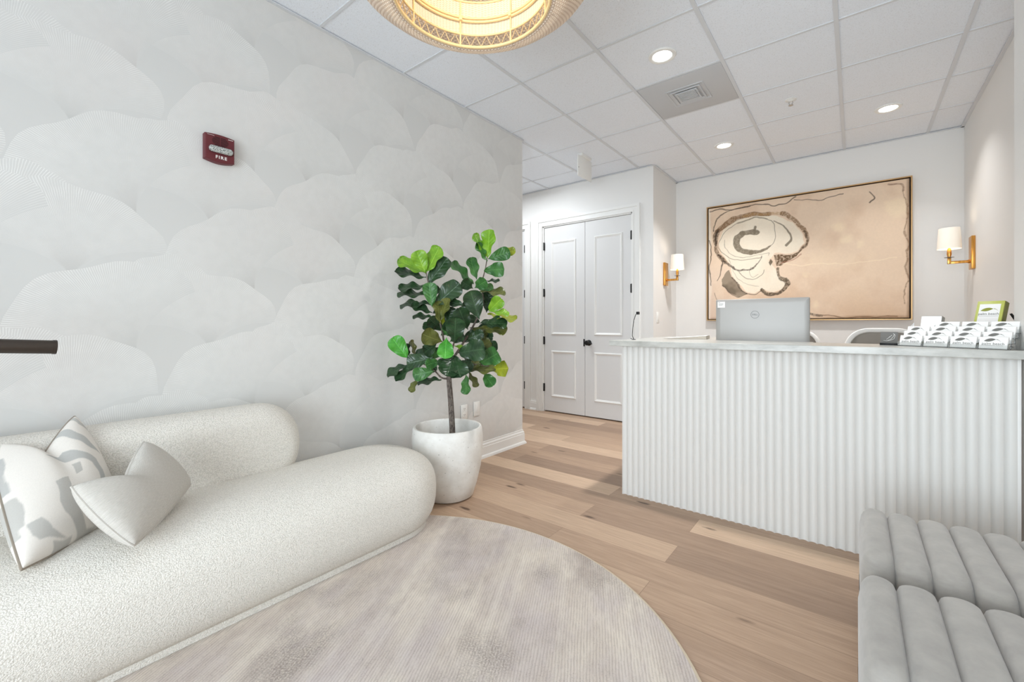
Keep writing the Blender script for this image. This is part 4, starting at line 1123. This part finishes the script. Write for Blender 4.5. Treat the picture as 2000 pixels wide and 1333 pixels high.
def cards_proto():
    t = bpy.data.objects.new('business_cards', None); COL.objects.link(t)
    MB().box(-CW / 2, 0, 0, CW / 2, .009, CH).build('card_stack', m_card, t, smooth=False)
    mb = MB(); mb.prism([(x - .004, y + .036) for x, y in logo_poly(.056)], .0003, .0007, f=lambda x, y, z: (x, -z, y)); mb.build('leaf_logo', m_ink, t, smooth=False)
    mb = MB(); mb.add(text_mesh('palm beach', .0150, .0002, 1.05), Matrix.Translation((0, -.0004, .021)) @ RYZ)
    mb.box(-.032, -.0006, .0125, .032, -.0003, .0131); mb.build('lettering', m_ink, t, smooth=False)
    return t
proto = cards_proto(); used = False
for c_ in range(4):
    for k in range(4):
        if c_ == 0 and k == 3: continue
        o = proto if not used else copy_tree(proto); used = True
        o.location = ho + (rot @ Vector((c_ * pitch_c + .046, k * TS + .0035, k * TZ + .0045)))
        o.rotation_euler = (-tilt * .75, 0, RZ)
        tag(o, f'white business cards in the {tiern[k]} of the {["leftmost", "second from left", "third from left", "rightmost"][c_]} card holder', 'business cards', 'business cards on the counter')

# dark line-art plaque on a clear easel
pq = thing('small_plaque', 'small dark grey plaque with a line drawing left of the card holders', 'plaque', (.136, 3.0, CT_Z), -math.radians(6))
m_slate = M('slate_print', rgb(112, 110, 106), .5)
tp = Matrix.Translation((0, 0, .008)) @ Matrix.Rotation(-math.radians(14), 4, 'X')
mb = MB(); mb.box(-.034, -.002, .002, .034, .004, .062); 
for v in mb.bm.verts: v.co = tp @ v.co
pl = mb.build('plate', m_slate, pq, smooth=False)
mb = MB(); mb.box(-.036, -.018, 0, .036, .028, .004, .001); mb.box(-.036, -.016, .004, .036, -.010, .012, .001); mb.build('easel', m_black, pq)
mb = MB()
for P_ in ([(-.022, .016), (-.008, .014), (.006, .022), (.016, .036), (.022, .052)], [(-.012, .014), (.004, .016), (.020, .026), (.024, .044), (.016, .054)], [(-.010, .022), (.002, .034), (.012, .046)], [(-.002, .030), (.004, .038)]):
    mb.tube([tp @ Vector((a, -.0025, b)) for a, b in P_], .0009, 5)
mb.build('line_drawing', m_white, pq)

# small white device with grey side
dv = thing('card_terminal', 'small white faced card terminal with grey side behind the leftmost cards', 'terminal', (.292, 3.072, CT_Z), -math.radians(24))
mb = MB(); soft_slab(mb, 0, 0, .042, .035, .008, [(0, 0), (0, .012), (.004, .016)], 5); mb.build('foot', m_acrylic_edge, dv)
td = Matrix.Translation((0, .005, .012)) @ Matrix.Rotation(-math.radians(16), 4, 'X')
mb = MB(); mb.box(-.042, -.005, 0, .042, .030, .145, .004)
for v in mb.bm.verts: v.co = td @ v.co
mb.build('housing', m_alum, dv)
mb = MB(); mb.box(-.039, -.0065, .004, .039, -.0045, .141)
for v in mb.bm.verts: v.co = td @ v.co
mb.build('screen', emit('lit_white_screen', (1, 1, 1, 1), .35, rgb(246, 246, 246)), dv, smooth=False)
mb = MB(); mb.box(.0395, -.003, .070, .0432, .028, .090)
for v in mb.bm.verts: v.co = td @ v.co
mb.build('side_slot', m_black, dv, smooth=False)

# green framed sign
m_lime = M('lime_green_frame', rgb(188, 194, 96), .4); m_olive = M('olive_print', rgb(140, 146, 52), .6)
m_olside = M('dark_olive_side', rgb(112, 112, 36), .4)
gs = thing('desk_sign', 'lime green framed desk sign with a leaf logo behind the card holders', 'sign', (.468, 2.985, CT_Z), -math.radians(33))
tg = Matrix.Translation((0, 0, .0106)) @ Matrix.Rotation(-math.radians(19), 4, 'X')
GW, GH = .096, .222
def tilted(mb): 
    for v in mb.bm.verts: v.co = tg @ v.co
    return mb
mb = MB(); mb.box(-GW / 2, .0, 0, GW / 2, .032, GH, .0015); tilted(mb).build('frame', m_lime, gs)
tilted(MB().box(GW / 2 - .001, .001, .002, GW / 2 + .0022, .0315, GH - .002)).build('frame_side', m_olside, gs, smooth=False)
tilted(MB().box(-GW / 2 + .011, -.0008, .03, GW / 2 - .011, .001, GH - .016)).build('insert', m_card, gs, smooth=False)
mb = MB(); mb.prism([(x, y + GH - .046) for x, y in logo_poly(.066)], .0010, .0016, f=lambda x, y, z: (x, -z, y)); tilted(mb).build('leaf_logo', m_olive, gs, smooth=False)
mb = MB(); mb.add(text_mesh('palm beach', .0160, .0002, 1.0), Matrix.Translation((0, -.0012, GH - .066)) @ RYZ); mb.box(-.034, -.0014, GH - .0775, .034, -.001, GH - .0768); tilted(mb).build('lettering', m_ink, gs, smooth=False)

# black pen leaning out of a clear cup beside the wall
pn = thing('desk_pen', 'black pen in a holder at the right end of the counter', 'pen', (.585, 3.02, CT_Z))
mb = MB(); mb.lathe([(0, 0), (.022, 0), (.022, .006), (.010, .012), (.008, .112), (0, .112)], (0, 0, 0), 16); mb.build('holder', m_black, pn)
mb = MB(); mb.tube([(.004, 0, .108), (-.006, -.004, .130), (-.022, -.010, .158)], [.0055, .006, .0045], 10); mb.build('barrel', m_black, pn)

# wedge shaped paper tray and the gooseneck webcam at the left end
ws = thing('document_wedge', 'low beige document wedge lying on the counter left of the monitor', 'document', (-1.0, 3.38, CT_Z), math.radians(8))
m_beige = M('beige_board', rgb(196, 188, 176), .6)
mb = MB(); mb.prism([(-.15, .001), (.15, .001), (.15, .024)], -.11, .11, f=lambda x, y, z: (x, z, y)); mb.build('board', m_beige, ws, smooth=False)
mb = MB(); mb.prism([(-.145, .0022), (.15, .0245), (.15, .0252), (-.145, .003)], -.105, .105, f=lambda x, y, z: (x, z, y)); mb.build('sheet', m_card, ws, smooth=False)
wc = thing('gooseneck_webcam', 'black webcam on a thin wire neck at the left end of the counter', 'webcam', (-1.225, 2.93, CT_Z))
gp = [Vector((0, 0, .004)), at(1235, 656, 3.05), at(1236, 640, 3.05), at(1238, 626, 3.05), at(1242, 614, 3.05)]
b0 = Vector(wc.location); gp = [gp[0]] + [p - b0 for p in gp[1:]]
mb = MB(); mb.lathe([(0, 0), (.014, 0), (.014, .003), (0, .006)], (0, 0, 0), 16); mb.build('foot', m_black, wc)
mb = MB(); mb.tube(gp, .0024, 6); mb.build('neck', m_black, wc)
hp = at(1246, 612, 3.05) - b0
mb = MB(); mb.box(hp.x - .010, hp.y - .010, hp.z - .010, hp.x + .010, hp.y + .010, hp.z + .010, .003); mb.lathe([(.005, -.0102), (.005, -.012)], tuple(hp), 12, axis='Y'); mb.build('head', m_black, wc)

# ------------------------------------------------------------------ channel-tufted ottomans
def ottoman(x0, y0, y1, label):
    t = thing('channel_ottoman', label, 'ottoman', (x0 + .255, (y0 + y1) / 2, 0), 0, 'channel tufted ottomans')
    W, hd_, nr = .50, (y1 - y0) / 2, 6
    def tier(name, z0, z1, rc, depth, dz):
        zc, hz = (z0 + z1) / 2, (z1 - z0) / 2
        base = rrect(hd_, hz, rc, 9, 0, zc); R = []; per = 12
        for i in range(nr * per + 1):
            s = i / (nr * per); l = s * nr - int(min(s * nr, nr - 1e-6)); q = 2 * l - 1
            off = depth * (1 - math.sqrt(max(0, 1 - abs(q) ** 2.4)))
            e = min(s, 1 - s) * nr
            if e < .5: off += .045 * (1 - math.sqrt(max(0, 1 - (1 - e / .5) ** 2)))
            ring = []
            for (y, z) in base:
                # inward normal of the rounded rectangle, approximated from its core
                cy = max(min(y, hd_ - rc), -(hd_ - rc)); cz = max(min(z, zc + hz - rc), zc - hz + rc)
                ny, nz = y - cy, z - cz; ln_ = math.hypot(ny, nz) or 1
                k = off * (1.0 if z > zc - hz + .01 or name == 'seat_cushion' else .3)
                ring.append(((s - .5) * W, y - ny / ln_ * k, z - nz / ln_ * k))
            R.append(ring)
        mb = MB(); mb.rings(R); return mb.build(name, m_velvet, t, angle=75)
    tier('seat_cushion', .205, .435, .085, .026, 0)
    tier('base_cushion', .03, .215, .05, .024, 0)
    mb = MB()
    pl_ = rrect(W / 2 - .012, hd_ - .010, .03, 6); N = len(pl_)
    R = []
    for i, (x, y) in enumerate(pl_):
        a = Vector(pl_[(i + 1) % N]) - Vector(pl_[i - 1]); a.normalize()
        R.append([(x + a.y * .005 * math.cos(b), y - a.x * .005 * math.cos(b), .210 + .005 * math.sin(b)) for b in [2 * PI * k / 6 for k in range(6)]])
    mb.rings(R, wrap=True); mb.build('piping', m_velvet, t)
    mb = MB(); mb.box(-W / 2 + .05, -hd_ + .05, 0, W / 2 - .05, hd_ - .05, .06); mb.build('plinth', m_dark, t)
    return t
ottoman(.005, 1.71, 2.25, 'grey velvet channel tufted ottoman nearer the reception desk')
ottoman(.0, 1.13, 1.67, 'grey velvet channel tufted ottoman nearest the camera in the lower right corner')
